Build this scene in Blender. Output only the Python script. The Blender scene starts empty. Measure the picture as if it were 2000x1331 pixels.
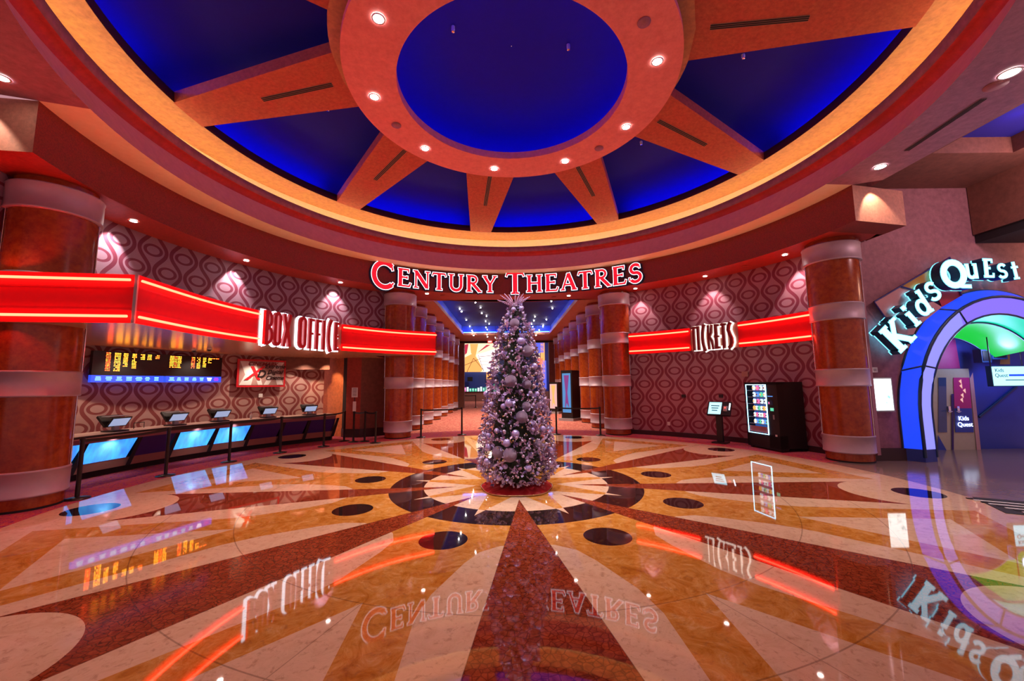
import bpy, math, random
from mathutils import Vector, Matrix
random.seed(7)
S = bpy.context.scene
COL = S.collection
PI = math.pi
# ------------------------------------------------------------------ camera, world, exposure
CAM_H = 1.85
pitch, roll, fpx = 0.1072, -0.00986, 788.8
cp, sp = math.cos(pitch), math.sin(pitch)
F_ = Vector((0, cp, sp)); R0 = Vector((1, 0, 0)); U0 = Vector((0, -sp, cp))
R_ = math.cos(roll) * R0 + math.sin(roll) * U0
U_ = -math.sin(roll) * R0 + math.cos(roll) * U0
cam = bpy.data.cameras.new('camera'); cam_o = bpy.data.objects.new('camera', cam); COL.objects.link(cam_o)
cam.sensor_width = 36; cam.lens = fpx / 2000 * 36; cam.clip_start = .05; cam.clip_end = 200
M3 = Matrix((R_, U_, -F_)).transposed()
cam_o.matrix_world = Matrix.Translation((0, 0, CAM_H)) @ M3.to_4x4()
S.camera = cam_o
S.view_settings.view_transform = 'Standard'; S.view_settings.look = 'None'
S.view_settings.gamma = 1; S.view_settings.use_curve_mapping = False
S.view_settings.exposure = 0.64
W = bpy.data.worlds.new('world'); S.world = W; W.use_nodes = True
W.node_tree.nodes['Background'].inputs[0].default_value = (.72, .34, .38, 1)
W.node_tree.nodes['Background'].inputs[1].default_value = .48

CX, CY = 0.05, 7.82            # centre of the round hall
def P(r, a, z=0.0):            # polar: a in degrees clockwise from +y
    t = math.radians(a); return Vector((CX + r * math.sin(t), CY + r * math.cos(t), z))
def ray(u, v): return F_ * fpx + R_ * (u - 1000) + U_ * (665.5 - v)
def at_z(u, v, z):
    D = ray(u, v); return Vector((0, 0, CAM_H)) + D * ((z - CAM_H) / D.z)
def at_y(u, v, y):
    D = ray(u, v); return Vector((0, 0, CAM_H)) + D * (y / D.y)

# ------------------------------------------------------------------ node helpers
class E:                        # tiny expression wrapper around Math nodes
    nt = None
    def __init__(s, v): s.v = v
    @staticmethod
    def op(o, *a):
        n = E.nt.nodes.new('ShaderNodeMath'); n.operation = o
        for i, x in enumerate(a):
            x = x.v if isinstance(x, E) else x
            if isinstance(x, (int, float)): n.inputs[i].default_value = x
            else: E.nt.links.new(x, n.inputs[i])
        return E(n.outputs[0])
    def __add__(s, o): return E.op('ADD', s, o)
    __radd__ = __add__
    def __sub__(s, o): return E.op('SUBTRACT', s, o)
    def __rsub__(s, o): return E.op('SUBTRACT', o, s)
    def __mul__(s, o): return E.op('MULTIPLY', s, o)
    __rmul__ = __mul__
    def __truediv__(s, o): return E.op('DIVIDE', s, o)
    def __lt__(s, o): return E.op('LESS_THAN', s, o)
    def __gt__(s, o): return E.op('GREATER_THAN', s, o)
    def abs(s): return E.op('ABSOLUTE', s)
    def max(s, o): return E.op('MAXIMUM', s, o)
def newmat(name):
    m = bpy.data.materials.new(name); m.use_nodes = True
    nt = m.node_tree; E.nt = nt
    return m, nt, nt.nodes['Principled BSDF']
def rgb(c): return (c[0], c[1], c[2], 1)
def mixc(nt, fac, a, b):
    n = nt.nodes.new('ShaderNodeMix'); n.data_type = 'RGBA'
    for s, x in ((n.inputs[0], fac), (n.inputs[6], a), (n.inputs[7], b)):
        x = x.v if isinstance(x, E) else x
        if isinstance(x, tuple): s.default_value = rgb(x)
        elif isinstance(x, (int, float)): s.default_value = x
        else: nt.links.new(x, s)
    return n.outputs[2]
def noise(nt, scale, detail=4, rough=.6, coord='Object', stretch=None, w=0):
    tc = nt.nodes.new('ShaderNodeTexCoord'); o = tc.outputs[coord]
    if stretch:
        mp = nt.nodes.new('ShaderNodeMapping'); mp.inputs['Scale'].default_value = stretch
        nt.links.new(o, mp.inputs[0]); o = mp.outputs[0]
    n = nt.nodes.new('ShaderNodeTexNoise'); n.inputs['Scale'].default_value = scale
    n.inputs['Detail'].default_value = detail; n.inputs['Roughness'].default_value = rough
    n.inputs['Distortion'].default_value = w
    nt.links.new(o, n.inputs['Vector']); return n.outputs['Fac']
def ramp(nt, fac, stops, interp='LINEAR'):
    n = nt.nodes.new('ShaderNodeValToRGB'); n.color_ramp.interpolation = interp
    el = n.color_ramp.elements
    while len(el) < len(stops): el.new(.5)
    for e, (p, c) in zip(el, stops): e.position = p; e.color = rgb(c)
    nt.links.new(fac.v if isinstance(fac, E) else fac, n.inputs[0]); return n.outputs[0]
def bump(nt, b, h, strength=.2, dist=.01):
    n = nt.nodes.new('ShaderNodeBump'); n.inputs['Strength'].default_value = strength
    n.inputs['Distance'].default_value = dist
    nt.links.new(h, n.inputs['Height']); nt.links.new(n.outputs[0], b.inputs['Normal'])
MATS = {}
def plain(name, c, rough=.5, metal=0, spec=.5):
    m, nt, b = newmat(name); b.inputs['Base Color'].default_value = rgb(c)
    b.inputs['Roughness'].default_value = rough; b.inputs['Metallic'].default_value = metal
    b.inputs['Specular IOR Level'].default_value = spec
    n = noise(nt, 9, 2); c2 = tuple(x * .85 for x in c)
    nt.links.new(mixc(nt, n, c, c2), b.inputs['Base Color'])
    MATS[name] = m; return m
def emit(name, c, strength):
    m, nt, b = newmat(name); b.inputs['Base Color'].default_value = (0.02, 0.02, 0.02, 1)
    b.inputs['Emission Color'].default_value = rgb(c); b.inputs['Emission Strength'].default_value = strength
    MATS[name] = m; return m
def plaster(name, a, b_, scale=2.2, rough=.55, dark=None):   # mottled sponge painted plaster
    m, nt, b = newmat(name)
    f = noise(nt, scale, 8, .65, w=.6); f2 = noise(nt, scale * 7, 5, .7)
    f = ramp(nt, f, [(.3, a), (.7, b_)])
    c = mixc(nt, ramp(nt, f2, [(.35, (0, 0, 0)), (.7, (.8, .8, .8))]), f, dark or tuple(x * .55 for x in a))
    nt.links.new(c, b.inputs['Base Color']); b.inputs['Roughness'].default_value = rough
    bump(nt, b, f2, .06, .004)
    MATS[name] = m; return m

plaster('beam_plaster', (.66, .105, .055), (.58, .15, .06), 2.0)
plaster('rim_plaster', (.70, .27, .14), (.60, .30, .10), 1.3)
plaster('hub_plaster', (.95, .28, .28), (.92, .31, .28), 1.2, .6, (.74, .19, .19))
plaster('fascia_plaster', (.33, .030, .016), (.26, .045, .018), 6, .6, (.09, .012, .01))
plaster('soffit_red', (.55, .045, .025), (.45, .05, .02), 3, .45, (.3, .02, .012))  # redder than the fascia, neon light put into the colour
plaster('tray_plaster', (.80, .33, .31), (.76, .30, .29), 1.0, .6, (.66, .26, .25))
plaster('tray_red', (.85, .06, .03), (.5, .04, .03), 1.0, .6)
plaster('tray_mauve', (.45, .17, .18), (.4, .16, .17), 1.0, .6)
plaster('cream_plaster', (1, .97, .62), (.98, .95, .62), 1.5, .6, (.9, .86, .52))
plaster('flat_ceiling', (.46, .23, .31), (.40, .18, .26), 1.4, .6)
plaster('end_face', (.55, .24, .15), (.46, .16, .10), 2.2, .6)
plaster('maroon_lip', (.08, .008, .008), (.07, .01, .01), 3, .6)
plaster('blue_dome', (.010, .004, .24), (.008, .004, .22), .8, .85, (.008, .003, .21))
plaster('night_ceiling', (.012, .005, .03), (.01, .005, .03), .8, .8)
plaster('column_copper', (.30, .032, .006), (.44, .105, .010), 1.4, .22, (.19, .018, .005))
plaster('mauve_wall', (.36, .15, .19), (.32, .135, .15), 1.2, .7)
plaster('brown_wall', (.24, .09, .06), (.20, .075, .05), 1.2, .7)
plaster('orange_wall', (.78, .24, .09), (.7, .2, .07), 1.2, .6)
plaster('red_wall', (.42, .05, .03), (.36, .05, .03), 1.5, .6)
plaster('canopy_soffit', (.85, .52, .30), (.8, .48, .28), 1.2, .22, (.7, .42, .25))
MATS['canopy_soffit'].node_tree.nodes['Principled BSDF'].inputs['Metallic'].default_value = .3
plaster('corridor_soffit', (.62, .26, .14), (.56, .22, .12), 1.2, .5)
plain('metal_band', (.52, .40, .46), .5, .3)
plain('chrome', (.8, .8, .82), .12, 1)
plain('black', (.010, .010, .011), .35)
plain('black_matte', (.012, .008, .010), .75)
plain('dark_base', (.035, .012, .015), .4)
plain('dark_slot', (.01, .006, .006), .8)
plain('white_paint', (.75, .74, .72), .5)
plain('grey_plastic', (.35, .34, .37), .4)
plain('navy', (.012, .05, .13), .4)
plain('neon_panel', (.44, .008, .018), .5, 0, .2)
plain('sign_backing', (.40, .19, .15), .35)
plain('red_paint', (.6, .012, .02), .35)
plain('dark_red_paint', (.24, .006, .012), .4)
plain('tree_green', (.012, .032, .014), .6)
plain('tree_red', (.55, .02, .03), .5)
plain('wood_trunk', (.08, .04, .02), .8)
plain('lilac_leaf', (.68, .60, .92), .45)
plain('lilac_deep', (.25, .18, .42), .4)
plain('lilac_pink', (.66, .42, .62), .4)
plain('violet_panel', (.035, .012, .16), .45)
plain('counter_stone', (.62, .42, .34), .3)
plain('counter_band', (.30, .12, .13), .4)
plain('counter_low', (.30, .14, .10), .5)
plain('blue_wall', (.03, .07, .42), .5)
plain('door_cream', (.55, .50, .34), .4)
plain('door_pink', (.62, .36, .34), .4)
plain('magenta_wall', (.55, .03, .22), .5)
plain('gold', (.55, .35, .14), .3, .6)
plain('glass_tint', (.06, .10, .24), .05)
plain('wing_orange', (.5, .26, .06), .3)
plain('wing_pink', (.6, .3, .3), .3)
plain('wing_red', (.45, .02, .06), .3)
plain('brown_board', (.42, .26, .23), .5)
emit('neon_red', (1, .021, .010), 24)
emit('led_blue', (.0, .012, 1), 36)
emit('led_blue_soft', (.02, .10, 1), 26)
emit('cove_warm', (1, .70, .44), 8.5)
emit('lamp_white', (1, .86, .78), 30)
emit('star_white', (1, .95, .9), 60)
emit('sign_white', (1, .88, .95), 1.5)
emit('sign_red', (.60, .003, .014), 1.0)
emit('back_white', (.80, .88, 1), 2.2)
emit('back_warm', (1, .84, .72), 1.5)
emit('kids_face', (.50, .86, 1), 1.15)
emit('kids_glow', (.15, .75, 1), 1.5)
emit('arch_blue', (.005, .05, 1), .8)
emit('arch_lav', (.24, .24, 1), .85)
emit('arch_violet', (.22, .15, .95), .75)
emit('arch_teal', (.0, .7, .42), .7)
emit('arch_green', (.0, .62, .03), .65)
emit('sign_exit', (1, .06, .04), 2.2)
emit('led_orange', (1, .16, .01), 9)
emit('led_yellow', (1, .42, .02), 6)
emit('led_redtext', (1, .06, .01), 7)
emit('strip_blue', (.02, .06, .7), 1.1)
emit('strip_cyan', (.25, .7, .9), 1.4)
emit('strip_magenta', (.5, .02, .6), 1.1)
emit('screen_cyan', (.35, .8, .95), 1.3)
emit('screen_grey', (.30, .34, .52), .75)
emit('vend_glow', (.25, .7, 1), 5)
emit('vend_back', (.01, .06, .25), .8)
emit('mural_orange', (.95, .38, .10), .9)  # mural colours glow, lobby light put into the paint
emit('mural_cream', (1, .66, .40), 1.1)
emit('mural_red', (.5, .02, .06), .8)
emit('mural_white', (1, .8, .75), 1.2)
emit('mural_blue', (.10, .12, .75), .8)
emit('poster_blue', (.06, .25, .55), .7)
emit('poster_purple', (.25, .03, .25), .6)
emit('poster_pink', (.85, .45, .42), .7)
emit('pack_white', (.7, .8, .85), .8)  # pack colours glow, standing in for light on packets and cartons
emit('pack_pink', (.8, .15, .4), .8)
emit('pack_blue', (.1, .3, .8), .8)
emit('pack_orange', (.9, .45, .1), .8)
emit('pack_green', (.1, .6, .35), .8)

def m_lightbox():
    m, nt, b = newmat('lightbox')
    f = noise(nt, 7, 5, .7, 'Object')
    c = ramp(nt, f, [(.32, (.05, .45, .5)), (.46, (.85, 1, 1))])
    nt.links.new(c, b.inputs['Emission Color']); b.inputs['Emission Strength'].default_value = 1.5; MATS['lightbox'] = m
m_lightbox()
def m_counterglass():             # acrylic panel lit by a lamp behind its top edge
    m, nt, b = newmat('lit_acrylic')
    b.inputs['Base Color'].default_value = (.22, .55, .9, 1); b.inputs['Roughness'].default_value = .3
    f = noise(nt, 9, 3, .6, 'Object', (1, 1, .15))
    c = ramp(nt, f, [(.3, (.0, .12, .65)), (.7, (.02, .42, .9))])
    nt.links.new(c, b.inputs['Emission Color']); b.inputs['Emission Strength'].default_value = 1.0
    b.inputs['Transmission Weight'].default_value = .0
    MATS['lit_acrylic'] = m
m_counterglass()
def m_glitter():
    m, nt, b = newmat('glitter'); v = nt.nodes.new('ShaderNodeTexVoronoi'); v.inputs['Scale'].default_value = 70
    tc = nt.nodes.new('ShaderNodeTexCoord'); nt.links.new(tc.outputs['Object'], v.inputs[0])
    nt.links.new(ramp(nt, v.outputs['Distance'], [(.15, (.85, .70, .85)), (.6, (.24, .18, .32))]), b.inputs['Base Color'])
    b.inputs['Roughness'].default_value = .35; b.inputs['Metallic'].default_value = .4
    bump(nt, b, v.outputs['Distance'], .8, .01); MATS['glitter'] = m
m_glitter()
plain('bauble_lilac', (.56, .50, .92), .22, .3)
plain('bauble_pearl', (.66, .54, .72), .25, .25)
def m_carpet(name, cols, scale=10):
    m, nt, b = newmat(name)
    f = noise(nt, scale, 5, .75, 'Object', (1, .8, 1), 1.2)
    nt.links.new(ramp(nt, f, cols), b.inputs['Base Color'])
    b.inputs['Roughness'].default_value = .95; b.inputs['Specular IOR Level'].default_value = .1
    bump(nt, b, noise(nt, 90, 3), .5, .01); MATS[name] = m
m_carpet('carpet', [(.34, (.04, .02, .13)), (.42, (.22, .02, .16)), (.5, (.55, .10, .09)), (.57, (.30, .03, .05)), (.66, (.6, .28, .12))], 15)
m_carpet('corridor_carpet', [(.36, (.30, .05, .06)), (.5, (.60, .17, .13)), (.62, (.72, .33, .22))], 9)
def m_tile():
    m, nt, b = newmat('grey_tile')
    tc = nt.nodes.new('ShaderNodeTexCoord')
    br = nt.nodes.new('ShaderNodeTexBrick'); br.inputs['Scale'].default_value = 1.6; br.offset = .5
    br.inputs['Mortar Size'].default_value = .008; br.inputs['Brick Width'].default_value = .9; br.inputs['Row Height'].default_value = .45
    br.inputs['Color1'].default_value = (.30, .215, .18, 1); br.inputs['Color2'].default_value = (.36, .26, .22, 1); br.inputs['Mortar'].default_value = (.06, .04, .035, 1)
    nt.links.new(tc.outputs['Object'], br.inputs[0])
    nt.links.new(mixc(nt, noise(nt, 6, 5), br.outputs['Color'], (.22, .15, .13)), b.inputs['Base Color'])
    b.inputs['Roughness'].default_value = .13; bump(nt, b, noise(nt, 3, 2), .05, .01); MATS['grey_tile'] = m
m_tile()

def m_wallpaper(name, ground, line):
    m, nt, b = newmat(name)
    uv = nt.nodes.new('ShaderNodeUVMap'); sx = nt.nodes.new('ShaderNodeSeparateXYZ'); nt.links.new(uv.outputs[0], sx.inputs[0])
    x, z = E(sx.outputs[0]), E(sx.outputs[1])
    c, per = .36, .90
    xf = E.op('PINGPONG', x, c)
    ph = z * (2 * PI / per)
    A = .125
    cosv = E.op('COSINE', ph)
    w = (xf - c / 2 - cosv * A).abs()
    sl = E.op('SINE', ph) * (A * 2 * PI / per)
    w = w / E.op('SQRT', sl * sl + 1)
    l1 = w < .044
    def oval(dx, zz):
        e = E.op('SQRT', (dx * dx) * (1 / .182 ** 2) + (zz * zz) * (1 / .116 ** 2))
        return (e - 1).abs() < .21
    z0 = E.op('PINGPONG', z, per / 2)
    o1 = oval(xf, z0); o2 = oval(c - xf, per / 2 - z0)
    k = l1.max(o1).max(o2)
    f = noise(nt, 3, 3)
    g = mixc(nt, f, ground, tuple(t * .82 for t in ground))
    nt.links.new(mixc(nt, k, g, line), b.inputs['Base Color'])
    b.inputs['Roughness'].default_value = .6; MATS[name] = m
m_wallpaper('wallpaper_right', (.40, .19, .23), (.20, .025, .05))
m_wallpaper('wallpaper_left', (.36, .23, .30), (.17, .03, .06))
m_wallpaper('wallpaper_low', (.50, .31, .27), (.24, .055, .05))  # paler ground: warm light painted into the paper behind the counter

def m_marble():
    m, nt, b = newmat('marble_inlay')
    tc = nt.nodes.new('ShaderNodeTexCoord'); s = nt.nodes.new('ShaderNodeSeparateXYZ'); nt.links.new(tc.outputs['Object'], s.inputs[0])
    x, y = E(s.outputs[0]), E(s.outputs[1])
    r = E.op('SQRT', x * x + y * y)
    ph = E.op('ARCTAN2', x, y) * (9 / (2 * PI)) - 178 / 40 + .5
    fr = (E.op('FRACT', ph + 20) - .5).abs()        # 0 on a ray, .5 between two rays
    a = fr * math.radians(40)
    u, v = r * E.op('COSINE', a), r * E.op('SINE', a)
    bb = math.radians(20) - a
    ug, vg = r * E.op('COSINE', bb), r * E.op('SINE', bb)
    # colours
    n1 = noise(nt, 4.2, 10, .75, w=1.5); n2 = noise(nt, 14, 5, .7, w=.5); n3 = noise(nt, 1.1, 3)
    ochre = ramp(nt, n1, [(.30, (.34, .105, .012)), (.44, (.52, .205, .028)), (.56, (.62, .29, .065)), (.70, (.72, .43, .19))])
    cream = ramp(nt, n1, [(.3, (.62, .41, .26)), (.55, (.74, .52, .35)), (.75, (.60, .39, .25))])
    vz = nt.nodes.new('ShaderNodeTexVoronoi'); vz.feature = 'DISTANCE_TO_EDGE'; vz.inputs['Scale'].default_value = 17
    nt.links.new(tc.outputs['Object'], vz.inputs[0])
    redb = mixc(nt, ramp(nt, vz.outputs[0], [(.0, (.8, .8, .8)), (.09, (0, 0, 0))]), ramp(nt, n2, [(.35, (.19, .026, .009)), (.65, (.36, .075, .028))]), (.085, .010, .005))
    black = ramp(nt, n2, [(.4, (.012, .006, .007)), (.8, (.04, .02, .02))])
    bound = E(ramp(nt, r / 8, [(2.88 / 8, (.0,) * 3), (2.97 / 8, (.16,) * 3), (3.15 / 8, (.27,) * 3), (3.45 / 8, (.345,) * 3), (3.75 / 8, (.40,) * 3), (4.1 / 8, (.465,) * 3), (4.5 / 8, (.5,) * 3), (6.9 / 8, (.475,) * 3)]))
    petal = (v < bound * 2) * (r > 2.88)
    outer = ug > 6.6
    dia = (ug < 6.13) * (vg < (ug - 4.36) * .43)
    col = mixc(nt, petal.max(outer).max(dia), ochre, cream)
    ring = (r < 2.29)
    col = mixc(nt, ring, col, black)
    inner = r < 1.69
    star = vg < (1.97 - ug) * (.257 / (1.97 - .705))
    col = mixc(nt, inner.max(star * (r < 2.0)), col, cream)
    col = mixc(nt, star * inner, col, ochre)
    bite = ((u - 6.38) * (u - 6.38) + v * v) > .78 ** 2
    redm = (v < (u - 1.09) * .1435) * bite * (u < 6.1) * (u > 1.09)
    col = mixc(nt, redm, col, redb)
    d1 = ((u - 6.68) * (u - 6.68) + v * v) < .33 ** 2
    d2 = ((ug - 2.9) * (ug - 2.9) + vg * vg) < .29 ** 2
    col = mixc(nt, d1.max(d2), col, black)
    speck = ramp(nt, n2, [(.34, (.38, .38, .38)), (.45, (0, 0, 0))])
    col = mixc(nt, E(speck) * (1 - redm) * (1 - d1), col, (.24, .10, .045))
    seam = ((r - 4.37).abs() < .006).max((r - 5.3).abs() < .006).max((vg < .004) * (ug > 4.36)).max((v - (u - 1.09) * .1435).abs() < .004 * 1.0)
    seam = seam * (r > 1.2)
    col = mixc(nt, seam * .45, col, (.08, .03, .02))
    nt.links.new(col, b.inputs['Base Color'])
    rg = E(n2) * .03 + .014
    nt.links.new(rg.v, b.inputs['Roughness'])
    b.inputs['IOR'].default_value = 1.7
    MATS['marble_inlay'] = m
m_marble()

# ------------------------------------------------------------------ mesh builder
class MB:
    def __init__(s): s.v = []; s.f = []; s.mi = []; s.uv = []; s.mats = []; s.sm = []
    def m(s, name):
        if name not in s.mats: s.mats.append(name)
        return s.mats.index(name)
    def face(s, pts, mat, uv=None, smooth=False):
        i = len(s.v); s.v += [Vector(p) for p in pts]; s.f.append(tuple(range(i, i + len(pts))))
        s.mi.append(s.m(mat)); s.uv.append(uv); s.sm.append(smooth)
    def grid(s, rows, mat, smooth=True, close_u=False, uvs=None, rowmats=None):
        i = len(s.v); n = len(rows[0])
        for r in rows: s.v += [Vector(p) for p in r]
        for a in range(len(rows) - 1):
            mm = rowmats[a] if rowmats else mat
            if mm is None: continue
            for b in range(n if close_u else n - 1):
                c = (b + 1) % n
                s.f.append((i + a * n + b, i + a * n + c, i + (a + 1) * n + c, i + (a + 1) * n + b))
                s.mi.append(s.m(mm)); s.sm.append(smooth)
                s.uv.append([uvs[a][b], uvs[a][c], uvs[a + 1][c], uvs[a + 1][b]] if uvs else None)
    def box(s, c, d, mat, rz=0, M=None):
        x, y, z = d[0] / 2, d[1] / 2, d[2] / 2
        q = [Vector((sx * x, sy * y, sz * z)) for sz in (-1, 1) for sx, sy in ((-1, -1), (1, -1), (1, 1), (-1, 1))]
        MM = M if M else Matrix.Translation(c) @ Matrix.Rotation(rz, 4, 'Z')
        if M: MM = M @ Matrix.Translation(c)
        q = [MM @ p for p in q]; i = len(s.v); s.v += q
        for f in ((0, 3, 2, 1), (4, 5, 6, 7), (0, 1, 5, 4), (1, 2, 6, 5), (2, 3, 7, 6), (3, 0, 4, 7)):
            s.f.append(tuple(i + k for k in f)); s.mi.append(s.m(mat)); s.uv.append(None); s.sm.append(False)
        return s
    def lathe(s, prof, c=(0, 0, 0), n=32, a0=0, a1=360, mat=None, mats=None, smooth=True, M=None):
        full = abs(a1 - a0) >= 360; k = n if full else n + 1; rows = []
        for r, z in prof:
            row = []
            for j in range(k):
                t = math.radians(a0 + (a1 - a0) * j / n)
                p = Vector((r * math.sin(t), r * math.cos(t), z))
                row.append((M @ p) if M else p + Vector(c))
            rows.append(row)
        s.grid(rows, mat, smooth, full, rowmats=mats); return s
    def tube(s, path, r, mat, n=8, caps=True, r1=None):
        path = [Vector(p) for p in path]; rows = []; up = Vector((0, 0, 1)); m_ = len(path)
        for k, p in enumerate(path):
            t = (path[min(k + 1, m_ - 1)] - path[max(k - 1, 0)]).normalized()
            a = t.cross(up) if abs(t.z) < .95 else t.cross(Vector((1, 0, 0))); a.normalize(); b = t.cross(a)
            rr = r if r1 is None else r + (r1 - r) * k / (m_ - 1)
            rows.append([p + (a * math.cos(2 * PI * j / n) + b * math.sin(2 * PI * j / n)) * rr for j in range(n)])
        s.grid(rows, mat, True, True)
        if caps: s.face(rows[0][::-1], mat); s.face(rows[-1], mat)
        return s
    def prism(s, poly, z0, z1, mat, side=None, top=None):
        a = [Vector((p[0], p[1], z0)) for p in poly]; b = [Vector((p[0], p[1], z1)) for p in poly]
        s.face(a[::-1], mat); s.face(b, top or mat)
        for i in range(len(a)):
            j = (i + 1) % len(a); s.face([a[i], a[j], b[j], b[i]], side or mat)
        return s
    def arcwall(s, R, a0, a1, z0, z1, mat, n=48, zseg=1, thick=0):
        rows = []; uvs = []
        for k in range(zseg + 1):
            z = z0 + (z1 - z0) * k / zseg
            rows.append([P(R, a0 + (a1 - a0) * j / n, z) for j in range(n + 1)])
            uvs.append([(math.radians(a0 + (a1 - a0) * j / n) * R, z) for j in range(n + 1)])
        s.grid(rows, mat, True, False, uvs)
        if thick:
            rows = [[P(R + thick, a0 + (a1 - a0) * j / n, z) for j in range(n + 1)] for z in (z0, z1)]
            s.grid(rows, mat, True)
            for e in (0, n): s.face([P(R, a0 + (a1 - a0) * e / n, z0), P(R + thick, a0 + (a1 - a0) * e / n, z0), P(R + thick, a0 + (a1 - a0) * e / n, z1), P(R, a0 + (a1 - a0) * e / n, z1)], mat)
            for z in (z0, z1):
                s.grid([[P(q, a0 + (a1 - a0) * j / n, z) for j in range(n + 1)] for q in (R, R + thick)], mat, False)
        return s
    def sphere(s, c, r, mat, n=12, squash=1):
        prof = [(max(1e-4, r * math.sin(PI * k / (n // 2 + 2))), r * squash * math.cos(PI * k / (n // 2 + 2))) for k in range(n // 2 + 3)]
        return s.lathe(prof, c, n, mat=mat)
    def build(s, name, parent=None, origin=None):
        me = bpy.data.meshes.new(name); o0 = Vector(origin) if origin is not None else Vector((0, 0, 0))
        me.from_pydata([v - o0 for v in s.v], [], s.f)
        for n in s.mats: me.materials.append(MATS[n])
        for p, mi, sm in zip(me.polygons, s.mi, s.sm): p.material_index = mi; p.use_smooth = sm
        if any(u is not None for u in s.uv):
            L = me.uv_layers.new(name='UVMap'); k = 0
            for f, u in zip(s.f, s.uv):
                for q in range(len(f)):
                    L.data[k].uv = u[q] if u else (0, 0); k += 1
        me.update()
        o = bpy.data.objects.new(name, me); COL.objects.link(o)
        if parent is not None:
            o.parent = parent; o.location = o0 - parent.location if origin is not None else -Vector(parent.location)
        else: o.location = o0
        return o
def tag(o, label, cat, group=None, kind=None):
    o['label'] = label; o['category'] = cat
    if group: o['group'] = group
    if kind: o['kind'] = kind
    return o
def thing(name, loc, label, cat, group=None):
    o = bpy.data.objects.new(name, None); COL.objects.link(o); o.location = loc; o.empty_display_size = .1
    return tag(o, label, cat, group)
def struct(mb, name, parent=None, origin=None):
    o = mb.build(name, parent, origin)
    if parent is None: o['kind'] = 'structure'
    return o
def lamp(kind, loc, energy, color, size=.1, target=None, spot=None, blend=.5, shape=None, sy=None):
    l = bpy.data.lights.new(kind.lower() + '_light', kind); l.energy = energy; l.color = color
    if kind == 'SPOT': l.spot_size = math.radians(spot); l.spot_blend = blend; l.shadow_soft_size = size
    elif kind == 'POINT': l.shadow_soft_size = size
    elif kind == 'AREA':
        l.size = size
        if sy: l.shape = 'RECTANGLE'; l.size_y = sy
    o = bpy.data.objects.new(kind.lower() + '_light', l); COL.objects.link(o); o.location = loc
    if target is not None:
        o.rotation_euler = (Vector(target) - Vector(loc)).to_track_quat('-Z', 'Y').to_euler()
    return o
def text(body, size, M, mat, parent, name='lettering', extrude=.002, align='CENTER', shear=0, bold=0, sx=1):
    cu = bpy.data.curves.new(name, 'FONT'); cu.body = body; cu.size = size; cu.extrude = extrude; cu.align_x = align; cu.align_y = 'CENTER'
    cu.shear = shear; cu.offset = bold; cu.materials.append(MATS[mat])
    o = bpy.data.objects.new(name, cu); COL.objects.link(o)
    me = bpy.data.meshes.new_from_object(o.evaluated_get(bpy.context.evaluated_depsgraph_get())); bpy.data.objects.remove(o)
    o = bpy.data.objects.new(name, me); COL.objects.link(o); o.parent = parent
    if not me.materials: me.materials.append(MATS[mat])
    o.matrix_world = Matrix.Identity(4); o.matrix_local = Matrix.Translation(-Vector(parent.location)) @ M @ Matrix.Diagonal((sx, 1, 1, 1))
    return o
def frame(o, xdir, up=(0, 0, 1)):       # local x -> xdir, local y -> up, local z -> normal
    x = Vector(xdir).normalized(); u = Vector(up); z = x.cross(u).normalized(); u = z.cross(x)
    M = Matrix((x, u, z)).transposed().to_4x4(); M.translation = Vector(o); return M

# ================================================================== FLOOR
mb = MB(); N = 180
mb.lathe([(7.24, 0), (.001, 0)], n=N, mat='marble_inlay', smooth=False)
struct(mb, 'floor', origin=None).location = (CX, CY, 0)
mb = MB()
mb.grid([[P(q, -116 + 193 * j / 96) for j in range(97)] for q in (7.24, 8.9)], 'carpet', False)
mb.grid([[P(q, -116 + 86 * j / 48) for j in range(49)] for q in (8.9, 11.2)], 'carpet', False)
struct(mb, 'floor_carpet')
mb = MB()
mb.face([P(8.9, -30 + 60 * j / 24) for j in range(25)] + [Vector((4.6, 20, 0)), Vector((4.6, 33, 0)), Vector((9, 33, 0)), Vector((9, 49, 0)), Vector((-9, 49, 0)), Vector((-9, 33, 0)), Vector((-4.9, 33, 0)), Vector((-4.9, 20, 0))], 'corridor_carpet')
struct(mb, 'floor_corridor_carpet')
mb = MB()
mb.grid([[P(q, 77 + 167 * j / 90) for j in range(91)] for q in (7.24, 14)], 'grey_tile', False)
mb.face([(-12, 8.2, -.004), (-12, -4, -.004), (-5, -4, -.004), (-5, 8.2, -.004)], 'grey_tile')
mb.grid([[P(q, 55 + 22 * j / 20) for j in range(21)] for q in (8.9, 16)], 'grey_tile', False)
struct(mb, 'floor_tile')
# striped mat just inside the right edge of the picture
mt = thing('entrance_mat', at_z(2010, 995, 0), 'dark striped floor mat lying on the grey tile at the right edge of the photo', 'mat')
mb = MB()
c = at_z(2015, 996, 0)
for k in range(8):
    mb.box((c.x + .1, c.y - .35 + k * .1, .006), (.9, .05, .012), 'black_matte' if k % 2 else 'white_paint', rz=-.5)
mb.box((c.x + .1, c.y, .003), (1.0, .9, .006), 'black_matte', rz=-.5)
mb.build('mat_surface', mt)

# ================================================================== CEILING
def cone_z(r): return 7.46 + (6.7 - r) * (8.2 - 7.46) / (6.7 - 3.4)
BEAM = [-10 + 40 * k for k in range(9)]
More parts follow.
